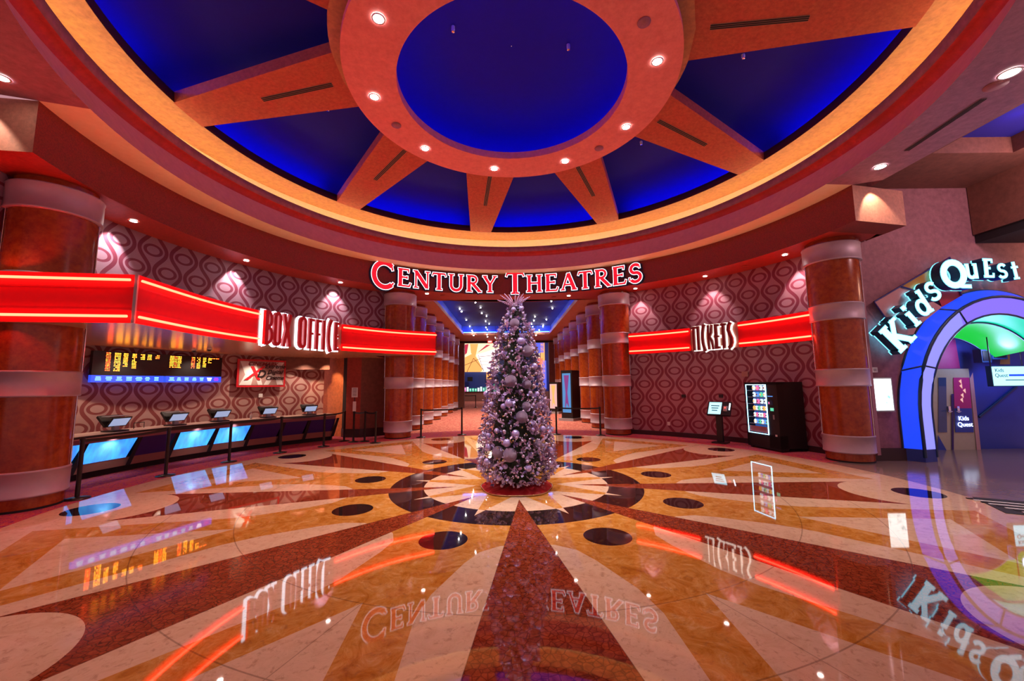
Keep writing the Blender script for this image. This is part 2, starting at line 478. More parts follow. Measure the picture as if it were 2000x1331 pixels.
# stepped round tray
prof = [(6.74, 6.05), (7.08, 6.66), (6.97, 6.78), (6.90, 6.78), (6.88, 6.97), (6.93, 6.97), (6.95, 6.84), (7.55, 6.84), (7.55, 7.46)]
mb = MB(); mb.lathe(prof, (CX, CY, 0), 160, mats=['tray_plaster', 'tray_red', 'tray_red', 'tray_mauve', 'cream_plaster', 'cream_plaster', 'cream_plaster', 'cream_plaster'])
struct(mb, 'ceiling_tray')
mb = MB()
for r_, z_ in ((7.22, 6.90),):
    mb.tube([P(r_, a, z_) for a in range(0, 361, 3)], .02, 'cove_warm', 6, False)
tag(mb.build('cove_strip_light'), 'warm cove strip light hidden behind the round ceiling ledge', 'light strip')
# rim ring + beams
mb = MB()
mb.lathe([(7.56, 7.46), (6.7, 7.46)], (CX, CY, 0), 160, mat='rim_plaster', smooth=False)
mb.lathe([(6.7, 7.46), (6.72, 7.68), (7.0, 7.68)], (CX, CY, 0), 160, mat='maroon_lip')
struct(mb, 'ceiling_rim')
mb = MB()
for b0 in BEAM:
    rows = []
    nn = 12
    def hw(r): return math.radians(3.25) * 6.7 + (6.7 - r) / (6.7 - 3.4) * (.77 - .38)
    L, Rr, L2, R2 = [], [], [], []
    for k in range(nn + 1):
        r = 6.72 - (6.72 - 3.3) * k / nn; h = math.degrees(hw(r) / r); z = cone_z(r)
        L.append(P(r, b0 - h, z)); Rr.append(P(r, b0 + h, z)); L2.append(P(r, b0 - h, z + .24)); R2.append(P(r, b0 + h, z + .24))
    mid = [P(6.72 - (6.72 - 3.3) * k / nn, b0, cone_z(6.72 - (6.72 - 3.3) * k / nn)) for k in range(nn + 1)]
    mb.grid([L, mid, Rr], 'beam_plaster', False)
    mb.grid([L2, L], 'beam_plaster', False); mb.grid([Rr, R2], 'beam_plaster', False)
struct(mb, 'ceiling_beams')
mb = MB()
mb.lathe([(3.52, cone_z(3.52)), (3.2, cone_z(3.52))], (CX, CY, 0), 96, mat='rim_plaster', smooth=False)
mb.lathe([(3.52, cone_z(3.52)), (3.52, cone_z(3.52) + .24)], (CX, CY, 0), 96, mat='rim_plaster')
struct(mb, 'ceiling_inner_rim')
mb = MB()
mb.lathe([(6.99, 7.68), (7.5, 7.68), (7.5, 8.02), (7.44, 8.16), (7.2, 8.28), (3.0, 8.95)], (CX, CY, 0), 120, mat='blue_dome')
struct(mb, 'ceiling_dome')
# hub ring
mb = MB()
mb.lathe([(3.1, 8.3), (3.1, 7.92), (3.30, 7.92)], (CX, CY, 0), 120, mat='maroon_lip')
mb.lathe([(3.30, 7.92), (3.30, 7.8)], (CX, CY, 0), 120, mat='hub_plaster')
mb.lathe([(3.30, 7.8), (2.32, 7.8)], (CX, CY, 0), 120, mat='hub_plaster', smooth=False)
mb.lathe([(2.32, 7.8), (2.32, 7.98)], (CX, CY, 0), 120, mat='hub_plaster')
mb.lathe([(2.32, 7.98), (3.2, 7.98), (3.2, 8.3), (2.9, 8.62), (2.2, 8.85), (.01, 8.95)], (CX, CY, 0), 96, mat='blue_dome')
struct(mb, 'ceiling_hub')
# blue LED cove strips, one per wedge
for k, b0 in enumerate(BEAM):
    mb = MB(); mb.tube([P(7.43, b0 + 4 + 32 * j / 16, 7.82) for j in range(17)], .02, 'led_blue', 6)
    tag(mb.build('blue_strip_light'), 'blue strip light tucked behind the outer lip of a ceiling wedge', 'light strip', 'blue strips in the ceiling wedges')
mb = MB(); mb.tube([P(2.95, a, 8.03) for a in range(0, 361, 6)], .012, 'led_blue', 6, False)
tag(mb.build('blue_ring_light'), 'blue strip light running round inside the central ceiling ring', 'light strip')

# flat ceiling round the tray
mb = MB()
def rect_pt(a, x0, x1, y0, y1):
    t = math.radians(a); dx, dy = math.sin(t), math.cos(t); s = 1e9
    if dx > 1e-9: s = min(s, (x1 - CX) / dx)
    if dx < -1e-9: s = min(s, (x0 - CX) / dx)
    if dy > 1e-9: s = min(s, (y1 - CY) / dy)
    if dy < -1e-9: s = min(s, (y0 - CY) / dy)
    return Vector((CX + dx * s, CY + dy * s, 6.05))
aL, aR = -108.4, 86.2
mb.grid([[P(q, aL + (aR - aL) * j / 120, 6.05) for j in range(121)] for q in (6.74, 7.34)], 'cream_plaster', False)
A = [aR + (360 + aL - aR) * j / 100 for j in range(101)]
mb.grid([[P(6.74, a, 6.05) for a in A], [rect_pt(a, -12, 7.85, -4, 8.6) if a > aR + .5 else P(7.34, a, 6.05) for a in A]], 'flat_ceiling', False)
# drop edge on the right side, up to the coffered ceiling
mb.face([(7.85, -4, 6.05), (7.85, 8.5, 6.05), (7.85, 8.5, 6.6), (7.85, -4, 6.6)], 'mauve_wall')
struct(mb, 'ceiling')
# fascia block
mb = MB()
mb.arcwall(7.33, aL, aR, 5.25, 6.05, 'fascia_plaster', 120)
cl, cr = P(7.33, aL), P(7.33, aR)
mb.face([(cl.x, cl.y, 5.25), (-12, 4.75, 5.25), (-12, 4.75, 6.05), (cl.x, cl.y, 6.05)], 'end_face')
mb.face([(cr.x, cr.y, 5.25), (8.75, 8.62, 5.25), (8.75, 8.62, 6.05), (cr.x, cr.y, 6.05)], 'end_face')
mb.face([(8.75, 8.62, 5.25), (8.7, 9.6, 5.25), (8.7, 9.6, 6.05), (8.75, 8.62, 6.05)], 'red_wall')
# underside
mb.grid([[P(q, aL + 1 + (aR - 6 - aL) * j / 100, 5.25) for j in range(101)] for q in (7.33, 8.75)], 'soffit_red', False)
mb.face([P(7.33, aR - 5, 5.25), P(7.33, aR, 5.25), (8.75, 8.62, 5.25), (8.7, 9.6, 5.25), P(8.6, aR - 5, 5.25)], 'fascia_plaster')
mb.face([(cl.x, cl.y, 5.252), (-12, 4.75, 5.252), (-12, 8.2, 5.252), P(7.34, -88, 5.252), P(7.34, -98, 5.252), P(7.34, -104, 5.252)], 'soffit_red')
mb.face([P(8.7, -31 + 62 * j / 20, 5.25) for j in range(21)] + [Vector((4.27, 16.19, 5.25)), Vector((-4.72, 16.19, 5.25))], 'soffit_red')
struct(mb, 'wall_fascia')

# coffered ceiling on the right
mb = MB()
X0, X1, Y0, Y1 = 8.9, 10.6, 3.0, 8.05
mb.face([(7.85, -4, 6.6), (X0, -4, 6.6), (X0, 9.7, 6.6), (7.85, 9.7, 6.6)], 'brown_wall')
mb.face([(X1, -4, 6.6), (11.4, -4, 6.6), (11.4, 9.7, 6.6), (X1, 9.7, 6.6)], 'brown_wall')
mb.face([(X0, Y1, 6.6), (X1, Y1, 6.6), (X1, 9.7, 6.6), (X0, 9.7, 6.6)], 'brown_wall')
mb.face([(X0, -4, 6.6), (X1, -4, 6.6), (X1, Y0, 6.6), (X0, Y0, 6.6)], 'brown_wall')
for ya, yb in ((Y0, 5.6), (6.0, Y1)):
    mb.grid([[(X0, ya, z), (X1, ya, z), (X1, yb, z), (X0, yb, z)] for z in (6.6, 6.95)], 'brown_wall', False, True)
    mb.face([(X0, ya, 6.95), (X1, ya, 6.95), (X1, yb, 6.95), (X0, yb, 6.95)], 'blue_dome')
mb.face([(X0, 5.6, 6.6), (X1, 5.6, 6.6), (X1, 6.0, 6.6), (X0, 6.0, 6.6)], 'brown_wall')
struct(mb, 'ceiling_coffer')
lamp('POINT', (9.8, 7.3, 6.75), 1.2, (.05, .08, 1), .1)
# bulkhead at far right
mb = MB()
mb.box((12.4, 4.5, 6.0), (2.1, 10.2, 1.25), 'brown_wall')
mb.box((12.2, 4.5, 5.27), (1.6, 10.2, .2), 'black_matte')
mb.box((14.6, 9.9, 5.9), (3.2, .3, 1.5), 'orange_wall')
struct(mb, 'wall_bulkhead')

# ------------------------------------------------------------------ walls of the round hall
mb = MB(); mb.arcwall(8.4, 27, 79, .15, 5.27, 'wallpaper_right', 60, 1, .1); struct(mb, 'wall_right')
mb = MB(); mb.arcwall(8.36, 29, 77, 0, .15, 'dark_base', 60, 1, .14); struct(mb, 'baseboard_right')
mb = MB(); mb.arcwall(8.25, -104, -31.5, 3.55, 5.27, 'wallpaper_left', 60, 1, .1); struct(mb, 'wall_left')
mb = MB(); mb.face([(-12, -4, 0), (-12, 8.2, 0), (-12, 8.2, 6.05), (-12, -4, 6.05)], 'mauve_wall'); mb.face([(-12, 8.2, 0), (-10.15, 8.2, 0), (-10.15, 8.2, 5.25), (-12, 8.2, 5.25)], 'mauve_wall'); struct(mb, 'wall_side')
mb = MB(); mb.arcwall(10.2, -104, -44, 0, 3.0, 'wallpaper_low', 60, 1, .1); struct(mb, 'wall_box_office')
mb = MB()
pts = [(-7.55, 15.75), (-6.25, 15.0), (-6.02, 14.75), (-5.5, 14.75), (-4.75, 15.35)]
for (p, q), mm in zip(zip(pts, pts[1:]), ('orange_wall', 'black_matte', 'red_wall', 'brown_wall')):
    mb.face([(*p, 0), (*q, 0), (*q, 3.6), (*p, 3.6)], mm)
mb.box((-7.5, 14.6, 2.68), (1.6, .5, .5), 'brown_wall', rz=.55)
struct(mb, 'wall_orange')
mb = MB()
for (p, q) in zip(pts[1:], pts[2:]):
    a, b = Vector((*p, 0)), Vector((*q, 0)); d = (b - a).normalized(); n = Vector((d.y, -d.x, 0)) * .02
    mb.face([a + n, b + n, b + n + Vector((0, 0, .3)), a + n + Vector((0, 0, .3))], 'dark_base')
struct(mb, 'baseboard_back')

# ------------------------------------------------------------------ corridor
AX = -0.0139
def cor(lat, y, z=0): return Vector((CX * 0 + lat + AX * y, y, z))
mb = MB()
for s in (-1, 1):
    mb.face([cor(s * 4.5, 15.3), cor(s * 4.5, 32), cor(s * 4.5, 32, 5.25), cor(s * 4.5, 15.3, 5.25)], 'red_wall')
struct(mb, 'wall_corridor')
mb = MB()
for s in (-1, 1):
    mb.face([cor(s * 2.95, 16.2, 5.25), cor(s * 4.5, 16.2, 5.25), cor(s * 4.5, 32, 5.25), cor(s * 2.95, 32, 5.25)], 'corridor_soffit')
    mb.face([cor(s * 2.95, 16.2, 5.25), cor(s * 2.95, 27.8, 5.25), cor(s * 2.95, 27.8, 5.42), cor(s * 2.95, 16.2, 5.42)], 'corridor_soffit')
    mb.face([cor(s * 3.1, 16.2, 5.42), cor(s * 3.1, 27.8, 5.42), cor(s * 3.1, 27.8, 5.9), cor(s * 3.1, 16.2, 5.9)], 'blue_wall')
mb.face([cor(-2.95, 27.8, 5.25), cor(2.95, 27.8, 5.25), cor(2.95, 32, 5.25), cor(-2.95, 32, 5.25)], 'corridor_soffit')
mb.face([cor(-2.95, 27.8, 5.25), cor(2.95, 27.8, 5.25), cor(2.95, 27.8, 5.42), cor(-2.95, 27.8, 5.42)], 'corridor_soffit')
mb.face([cor(-3.1, 28, 5.42), cor(3.1, 28, 5.42), cor(3.1, 28, 5.9), cor(-3.1, 28, 5.9)], 'blue_wall')
mb.face([cor(-3.1, 16.2, 5.9), cor(3.1, 16.2, 5.9), cor(3.1, 28, 5.9), cor(-3.1, 28, 5.9)], 'night_ceiling')
struct(mb, 'ceiling_corridor')
mb = MB()
for s in (-1, 1): mb.tube([cor(s * 3.03, 16.5, 5.45), cor(s * 3.03, 27.9, 5.45)], .02, 'led_blue_soft', 6)
mb.tube([cor(-3, 27.93, 5.45), cor(3, 27.93, 5.45)], .02, 'led_blue_soft', 6)
tag(mb.build('corridor_strip_light'), 'blue strip light edging the starry corridor ceiling', 'light strip')
for k, (zx, zy) in enumerate([(270, 175), (100, 243), (120, 273), (325, 230), (338, 290), (390, 322), (170, 363), (380, 378), (417, 405), (208, 432), (383, 443), (397, 467), (232, 475), (238, 492), (250, 530), (395, 520), (400, 545), (485, 555), (1090, 160), (1102, 237), (913, 327), (903, 370), (1037, 358), (877, 407), (890, 437), (1003, 420), (1000, 435), (960, 472), (937, 490), (925, 528)]):
    u, v = 880 + zx / 5.544, 560 + zy / 5.544
    p = at_z(u, v, 5.84)
    if p.y > 27.7: p = at_y(u, v, 27.6)
    t = thing('star_bulb', p, 'small white star bulb hanging under the dark blue corridor ceiling', 'light bulb', 'star bulbs in the corridor ceiling')
    MB().sphere(p, .03, 'star_white', 8).build('bulb', t)
    MB().lathe([(.012, 0), (.012, 5.9 - p.z)], p, 6, mat='black').build('stem', t)
# portal at the corridor end
mb = MB()
for s in (-1, 1): mb.box(cor(s * 3.95, 32.1, 2.62), (1.2, .4, 5.25), 'brown_wall')
mb.box(cor(0, 32.1, 5.35), (9.2, .5, .45), 'black_matte')
struct(mb, 'trim_1')
# lobby beyond
mb = MB()
mb.face([(-9, 49, 0), (9, 49, 0), (9, 49, 7.5), (-9, 49, 7.5)], 'blue_wall')
for x in (-9, 9): mb.face([(x, 32.3, 0), (x, 49, 0), (x, 49, 7.5), (x, 32.3, 7.5)], 'mauve_wall')
mb.face([(-9, 32.3, 7.5), (9, 32.3, 7.5), (9, 49, 7.5), (-9, 49, 7.5)], 'black_matte')
struct(mb, 'wall_back')
mu = thing('wall_mural', (-2, 48.9, 3.2), 'bright orange and white angular mural on the far lobby wall left of the tree', 'mural')
mb = MB()
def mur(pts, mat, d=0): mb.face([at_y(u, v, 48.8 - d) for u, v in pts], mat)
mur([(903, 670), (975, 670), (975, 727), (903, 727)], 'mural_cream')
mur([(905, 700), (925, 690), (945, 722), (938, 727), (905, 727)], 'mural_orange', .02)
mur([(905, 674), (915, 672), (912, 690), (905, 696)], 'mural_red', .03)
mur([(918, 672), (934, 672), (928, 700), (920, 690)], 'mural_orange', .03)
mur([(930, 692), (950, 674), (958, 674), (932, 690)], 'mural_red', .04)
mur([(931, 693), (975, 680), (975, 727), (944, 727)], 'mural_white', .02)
for a, b in (((905, 715), (940, 700)), ((925, 700), (912, 727)), ((925, 700), (945, 724)), ((934, 694), (945, 726)), ((936, 697), (975, 694)), ((938, 706), (975, 706)), ((941, 713), (975, 713))):
    p, q = at_y(*a, 48.7), at_y(*b, 48.7); d = (q - p).normalized(); n = Vector((-d.z, 0, d.x)) * .025
    mb.face([p - n, q - n, q + n, p + n], 'dark_red_paint')
mb.build('mural_panel', mu)
ls_ = thing('lobby_sign', at_y(1055, 700, 48), 'cluster of small coloured sign panels on the far lobby wall beside the tree', 'sign')
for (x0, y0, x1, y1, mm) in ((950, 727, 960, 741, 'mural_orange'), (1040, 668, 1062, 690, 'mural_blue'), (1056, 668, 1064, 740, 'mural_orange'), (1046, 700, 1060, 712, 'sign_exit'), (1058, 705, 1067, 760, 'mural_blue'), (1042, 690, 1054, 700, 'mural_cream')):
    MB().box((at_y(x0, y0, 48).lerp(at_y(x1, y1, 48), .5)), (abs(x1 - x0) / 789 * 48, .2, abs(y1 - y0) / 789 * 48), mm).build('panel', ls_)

mb = MB(); p = at_y(918, 741, 47.8); mb.box(p, (.62, .1, .5), 'black'); tag(mb.build('lobby_screen'), 'dark flat screen hanging against the blue far wall left of the tree', 'screen')
# concession counter and goods
ct = thing('concession_counter', (-2.4, 44.5, 0), 'dark green fronted snack counter crossing the far lobby', 'counter')
mb = MB(); mb.box((-3.2, 45.5, .5), (4.6, .8, 1.0), 'counter_low'); mb.build('body', ct)
mb = MB(); mb.box((-3.2, 45.5, 1.03), (4.8, 1.0, .06), 'black'); mb.build('worktop', ct)
mb = MB(); mb.box((4.0, 45.5, .5), (4.0, .8, 1.0), 'counter_low'); mb.build('body', ct)
for k in range(14):
    x = -5.3 + k * .3; h = .3 + .5 * random.random(); mm = random.choice(['pack_white', 'pack_pink', 'pack_blue', 'pack_orange', 'pack_green', 'pack_white'])
    mb = MB(); mb.box((x, 45.4, 1.06 + h / 2), (.2, .2, h), mm); mb.box((x, 45.28, 1.06 + h * .6), (.12, .02, h * .3), 'pack_white')
    tag(mb.build('snack_display'), 'small bright carton standing on the far snack counter', 'display box', 'cartons on the snack counter')

# ------------------------------------------------------------------ columns
DR = [(0, .20, .455, 'dark'), (.20, .60, .50, 'band'), (.60, 1.72, .475, 'drum'), (1.72, 2.13, .52, 'band'), (2.13, 3.28, .50, 'drum'), (3.28, 3.68, .54, 'band'), (3.68, 4.70, .53, 'drum'), (4.70, 5.14, .585, 'band'), (5.14, 5.26, .50, 'drum')]
def column_proto(n=48):
    parts = []
    for z0, z1, r, k in DR:
        mb = MB(); mat = 'metal_band' if k == 'band' else 'column_copper'
        if k == 'dark':
            mb.lathe([(r + .0, .0), (r, .035)], n=n, mat='black_matte'); mb.lathe([(r, .035), (r, .2)], n=n, mat='column_copper')
        elif k == 'band':
            mb.lathe([(r - .06, z0), (r - .01, z0), (r, z0 + .015), (r, z0 + .03), (r - .008, z0 + .035), (r - .008, z1 - .035), (r, z1 - .03), (r, z1 - .015), (r - .01, z1), (r - .06, z1)], n=n, mat=mat)
        else:
            mb.lathe([(r, z0), (r, z1)], n=n, mat=mat)
        nm = {'band': 'metal_band', 'drum': 'drum', 'dark': 'base'}[k]
        parts.append((nm, mb))
    for a in (104, 256):
        mb = MB()
        for z0, z1, r, k in DR:
            if k == 'drum' and z1 < 5: mb.tube([(math.sin(math.radians(a)) * (r + .008), math.cos(math.radians(a)) * (r + .008), z) for z in (z0, z1)], .011, 'chrome', 6)
        parts.append(('chrome_strip', mb))
    return parts
first_col = []
def column(pos, label, rot=0):
    t = thing('column', pos, label, 'column', None); t.rotation_euler.z = -math.atan2(pos[0], pos[1])
    if not first_col:
        for nm, mb in column_proto():
            o = mb.build(nm); o.parent = t; o.location = (0, 0, 0); first_col.append(o)
    else:
        for s in first_col:
            c = s.copy(); COL.objects.link(c); c.parent = t
    return t
column((-7.75, 6.6, 0), 'huge copper column at the left edge of the photo behind the red neon canopy', 20)
column((7.9, 9.72, 0), 'large copper column standing between the vending machine and the blue arch', 30)
column((-4.1, 14.65, 0), 'copper column at the left mouth of the corridor, crossed by the neon canopy', 40)
column((3.85, 15.0, 0), 'copper column at the right mouth of the corridor beside the ticket wall', 50)
ORD = ['second', 'third', 'fourth', 'fifth', 'sixth', 'seventh', 'eighth']
for k, y in enumerate([17.2, 19.5, 21.9, 24.3, 26.8, 29.3]):
    for s, nm in ((-1, 'left'), (1, 'right')):
        column(cor(s * 4.0, y), ORD[k] + ' copper column from the hall along the ' + nm + ' side of the corridor', 45 * s)

# ------------------------------------------------------------------ stroke glyphs
def arc(cx, cy, rx, ry, a0, a1, n=14):
    return [(cx + rx * math.cos(math.radians(a0 + (a1 - a0) * k / n)), cy + ry * math.sin(math.radians(a0 + (a1 - a0) * k / n))) for k in range(n + 1)]
SER = {  # serif capitals: (strokes, advance)
 'C': ([(arc(.46, .5, .40, .45, 48, 312, 22), .13), ([(.72, .86), (.76, .70)], .05), ([(.72, .14), (.80, .24)], .05)], .86),
 'E': ([([(.17, .03), (.17, .97)], .15), ([(.05, .965), (.62, .965)], .07), ([(.05, .035), (.66, .035)], .07), ([(.17, .52), (.52, .52)], .07), ([(.60, .97), (.58, .80)], .05), ([(.64, .03), (.70, .22)], .06), ([(.52, .44), (.52, .60)], .05)], .74),
 'N': ([([(.14, .03), (.14, .95)], .07), ([(.14, .95), (.74, .05)], .15), ([(.76, .0), (.76, .97)], .07), ([(.02, .03), (.27, .03)], .055), ([(.0, .965), (.2, .965)], .06), ([(.64, .965), (.89, .965)], .055)], .92),
 'T': ([([(.36, .03), (.36, .95)], .15), ([(.03, .95), (.69, .95)], .075), ([(.2, .03), (.52, .03)], .055), ([(.05, .97), (.0, .80)], .05), ([(.67, .97), (.72, .80)], .05)], .74),
 'U': ([([(.17, .97), (.17, .36)] + arc(.44, .34, .27, .29, 180, 360, 12) + [(.71, .97)], .12), ([(.02, .965), (.33, .965)], .055), ([(.58, .965), (.85, .965)], .055)], .88),
 'R': ([([(.17, .03), (.17, .95)], .15), ([(.17, .94), (.38, .94)] + arc(.38, .73, .20, .21, 90, -90, 10) + [(.17, .52)], .09), ([(.36, .50), (.74, .03)], .13), ([(.02, .03), (.34, .03)], .055), ([(.66, .03), (.86, .03)], .055), ([(.04, .965), (.2, .965)], .06)], .82),
 'Y': ([([(.40, .03), (.40, .48)], .14), ([(.40, .44), (.10, .95)], .12), ([(.40, .44), (.68, .95)], .08), ([(.24, .03), (.56, .03)], .055), ([(.0, .965), (.24, .965)], .055), ([(.56, .965), (.80, .965)], .055)], .8),
 'H': ([([(.17, .03), (.17, .97)], .14), ([(.71, .03), (.71, .97)], .14), ([(.17, .52), (.71, .52)], .07), ([(.02, .03), (.32, .03)], .055), ([(.02, .965), (.32, .965)], .055), ([(.56, .03), (.86, .03)], .055), ([(.56, .965), (.86, .965)], .055)], .9),
 'A': ([([(.12, .03), (.42, .97)], .075), ([(.42, .97), (.74, .03)], .15), ([(.22, .32), (.64, .32)], .065), ([(.0, .03), (.24, .03)], .055), ([(.60, .03), (.88, .03)], .055)], .86),
 'S': ([(arc(.34, .725, .22, .225, 40, 250, 14) + arc(.34, .275, .25, .245, 75, -150, 16), .12), ([(.53, .90), (.55, .74)], .05), ([(.06, .10), (.04, .28)], .05)], .66),
}
DEC = {
 'B': ([([(.10, .0), (.10, 1)], .15), ([(.1, .95), (.2, .95)] + arc(.2, .74, .13, .20, 80, -80, 8) + [(.12, .53)], .11), ([(.12, .50), (.2, .48)] + arc(.2, .28, .16, .22, 80, -80, 8) + [(.1, .03)], .11)], .46),
 'O': ([(arc(.19, .84, .12, .12, 0, 180, 8) + arc(.19, .16, .12, .12, 180, 360, 8) + [(.31, .84)], .12)], .46),
 'X': ([([(.06, 1), (.10, .80), (.19, .52), (.10, .22), (.06, 0)], .12), ([(.34, 1), (.30, .80), (.21, .52), (.31, .22), (.35, 0)], .12)], .50),
 'F': ([([(.10, 0), (.10, 1)], .13), ([(.10, .95), (.30, .95)], .10), ([(.10, .50), (.27, .50)], .08)], .36),
 'I': ([([(.09, 0), (.09, 1)], .13)], .25),
 'C': ([(arc(.36, .5, .28, .62, 118, 242, 16), .12)], .36),
 'E': ([([(.10, 0), (.10, 1)], .13), ([(.10, .95), (.30, .95)], .10), ([(.10, .50), (.27, .50)], .08), ([(.10, .05), (.30, .05)], .10)], .38),
 'T': ([([(.15, 0), (.15, 1)], .12), ([(.0, .95), (.32, .95)], .10)], .32),
 'K': ([([(.08, 0), (.08, 1)], .10), ([(.28, 1), (.25, .7), (.13, .52), (.26, .34), (.32, 0)], .10)], .40),
 'S': ([([(.24, 1), (.14, .88), (.10, .72), (.17, .55), (.26, .38), (.27, .22), (.20, .08), (.08, .0)], .13)], .40),
 ' ': ([], .30),
}
KID = {
 'K': ([([(.18, 0), (.18, 1)], .24), ([(.70, .98), (.22, .42)], .17), ([(.30, .56), (.74, .03)], .20), ([(.0, .05), (.38, .05)], .12), ([(.0, .95), (.38, .95)], .12), ([(.54, .95), (.86, .95)], .12), ([(.56, .05), (.92, .05)], .12)], .9),
 'i': ([([(.18, 0), (.18, .66)], .20), ([(.02, .62), (.2, .62)], .10), ([(.02, .05), (.36, .05)], .10), ([(.18, .80), (.18, .98)], .20)], .4),
 'd': ([(arc(.28, .32, .22, .28, 0, 360, 18), .15), ([(.50, .0), (.50, 1)], .17), ([(.36, .95), (.5, .95)], .10), ([(.5, .05), (.64, .05)], .10)], .66),
 's': ([(arc(.26, .50, .17, .16, 30, 250, 10) + arc(.26, .18, .19, .16, 75, -150, 12), .13)], .5),
 'Q': ([(arc(.45, .5, .36, .42, 0, 360, 26), .22), ([(.42, .10), (.66, .02), (.98, -.02)], .13)], 1.0),
 'u': ([([(.12, .66), (.12, .25)] + arc(.30, .22, .18, .17, 180, 330, 8), .15), ([(.52, 0), (.52, .66)], .16), ([(.0, .62), (.14, .62)], .09), ([(.38, .62), (.54, .62)], .09)], .66),
 'E': ([([(.18, 0), (.18, 1)], .22), ([(.0, .94), (.62, .94)], .13), ([(.0, .06), (.66, .06)], .13), ([(.18, .5), (.48, .5)], .12), ([(.60, .98), (.60, .78)], .09), ([(.64, .02), (.66, .24)], .09)], .74),
 't': ([([(.2, .05), (.2, .95)], .17), ([(.02, .66), (.42, .66)], .10), ([(.04, .05), (.38, .05)], .10)], .42),
}
def letter_mesh(strokes, sx, sy, place, layers, ws=1.0):
    # layers: (expand, d0, d1, mat_front, mat_side); place(x, y, d) -> world
    mb = MB()
    for ex, d0, d1, mf, ms in layers:
        for pts, w in strokes:
            q = [Vector((p[0] * sx, p[1] * sy, 0)) for p in pts]; ww = w * (sx + sy) / 2 * .5 * ws
            h = ww + ex
            closed = (q[0] - q[-1]).length < 1e-5 and len(q) > 3
            if closed: q = q[:-1]
            Ls, Rs = [], []
            n = len(q)
            for i, p in enumerate(q):
                if closed: a, b = q[i - 1], q[(i + 1) % n]
                else: a, b = q[max(i - 1, 0)], q[min(i + 1, n - 1)]
                t = (b - a).normalized(); nn = Vector((-t.y, t.x, 0))
                pp = p.copy()
                if not closed and i == 0: pp -= t * ex
                if not closed and i == n - 1: pp += t * ex
                Ls.append(pp + nn * h); Rs.append(pp - nn * h)
            fr = lambda L, d: [place(p.x, p.y, d) for p in L]
            if closed: Ls.append(Ls[0]); Rs.append(Rs[0])
            # subdivide long segments is unnecessary: letters are small against the wall radius
            mb.grid([fr(Rs, d1), fr(Ls, d1)], mf, False)
            mb.grid([fr(Ls, d1), fr(Ls, d0)], ms, False); mb.grid([fr(Rs, d0), fr(Rs, d1)], ms, False)
            if not closed:
                for k in (0, -1): mb.face([place(Ls[k].x, Ls[k].y, d0), place(Rs[k].x, Rs[k].y, d0), place(Rs[k].x, Rs[k].y, d1), place(Ls[k].x, Ls[k].y, d1)], ms)
    return mb
# CENTURY THEATRES on the curved fascia
t = thing('century_theatres_sign', P(7.3, 0, 5.2), 'large illuminated red and white channel letter sign curved over the corridor mouth', 'sign')
Rf = 7.33
def on_arc(R, a_start, z0):
    return lambda x, y, d: P(R - d, a_start + math.degrees(x / R), z0 + y)
specs = [('C', 1.0), ('E', .74), ('N', .74), ('T', .74), ('U', .74), ('R', .74), ('Y', .74), (' ', 1), ('T', 1.0), ('H', .76), ('E', .76), ('A', .76), ('T', .76), ('R', .76), ('E', .76), ('S', .76)]
HH = .86; tot = sum(.24 if c == ' ' else SER[c][1] * s * HH * .93 + .06 for c, s in specs)
span = math.radians(38.4 + 41.0) * Rf; kx = span / tot
a = -41.0
for i, (c, s) in enumerate(specs):
    if c == ' ': a += math.degrees(.24 * kx / Rf); continue
    sx = s * HH * .93 * kx; sy = s * HH
    zb = 5.30 if s < 1 else (5.14 if i == 0 else 5.24)
    if i == 0: sy = .95
    if c == 'T' and s == 1.0: sy = .84
    pl = on_arc(Rf, a, zb)
    mb = letter_mesh(SER[c][0], sx, sy, pl, [(.05, .0, .05, 'navy', 'navy'), (.022, .05, .13, 'sign_white', 'navy'), (.0, .13, .14, 'sign_red', 'sign_red')], 1.32)
    mb.build('letter', t)
    a += math.degrees((SER[c][1] * sx + .06 * kx) / Rf)

# ------------------------------------------------------------------ right neon band with TICKETS
RB = 7.72
t = thing('tickets_neon_band', P(RB, 53, 2.9), 'curved red neon band on the patterned wall right of the corridor', 'neon sign')
for a0, a1 in ((32.2, 47.9), (58.9, 74.0)): MB().arcwall(RB, a0, a1, 2.86, 3.60, 'neon_panel', 20, 1, .12).build('panel', t)
mb = MB(); mb.arcwall(RB + .02, 47.9, 58.9, 2.86, 3.60, 'sign_backing', 12, 1, .1); mb.build('sign_backing', t)
for a0, a1 in ((32.4, 47.6), (59.2, 73.8)):
    for z in (2.96, 3.49):
        MB().tube([P(RB - .05, a0 + (a1 - a0) * j / 16, z) for j in range(17)], .021, 'neon_red', 8).build('neon_tube', t)
ts = thing('tickets_sign', P(RB - .1, 53, 2.9), 'tall narrow back-lit TICKETS lettering in the middle of the right neon band', 'sign')
a = 48.5; HT = .76
tot = sum(DEC[c][1] for c in 'TICKETS')
kx = math.radians(9.9) * RB / tot
for c in 'TICKETS':
    pl = on_arc(RB, a, 2.85)
    letter_mesh(DEC[c][0], kx, HT, pl, [(.022, .0, .02, 'back_warm', 'back_warm'), (.0, .07, .14, 'dark_red_paint', 'dark_red_paint')]).build('letter', ts)
    a += math.degrees(DEC[c][1] * kx / RB)

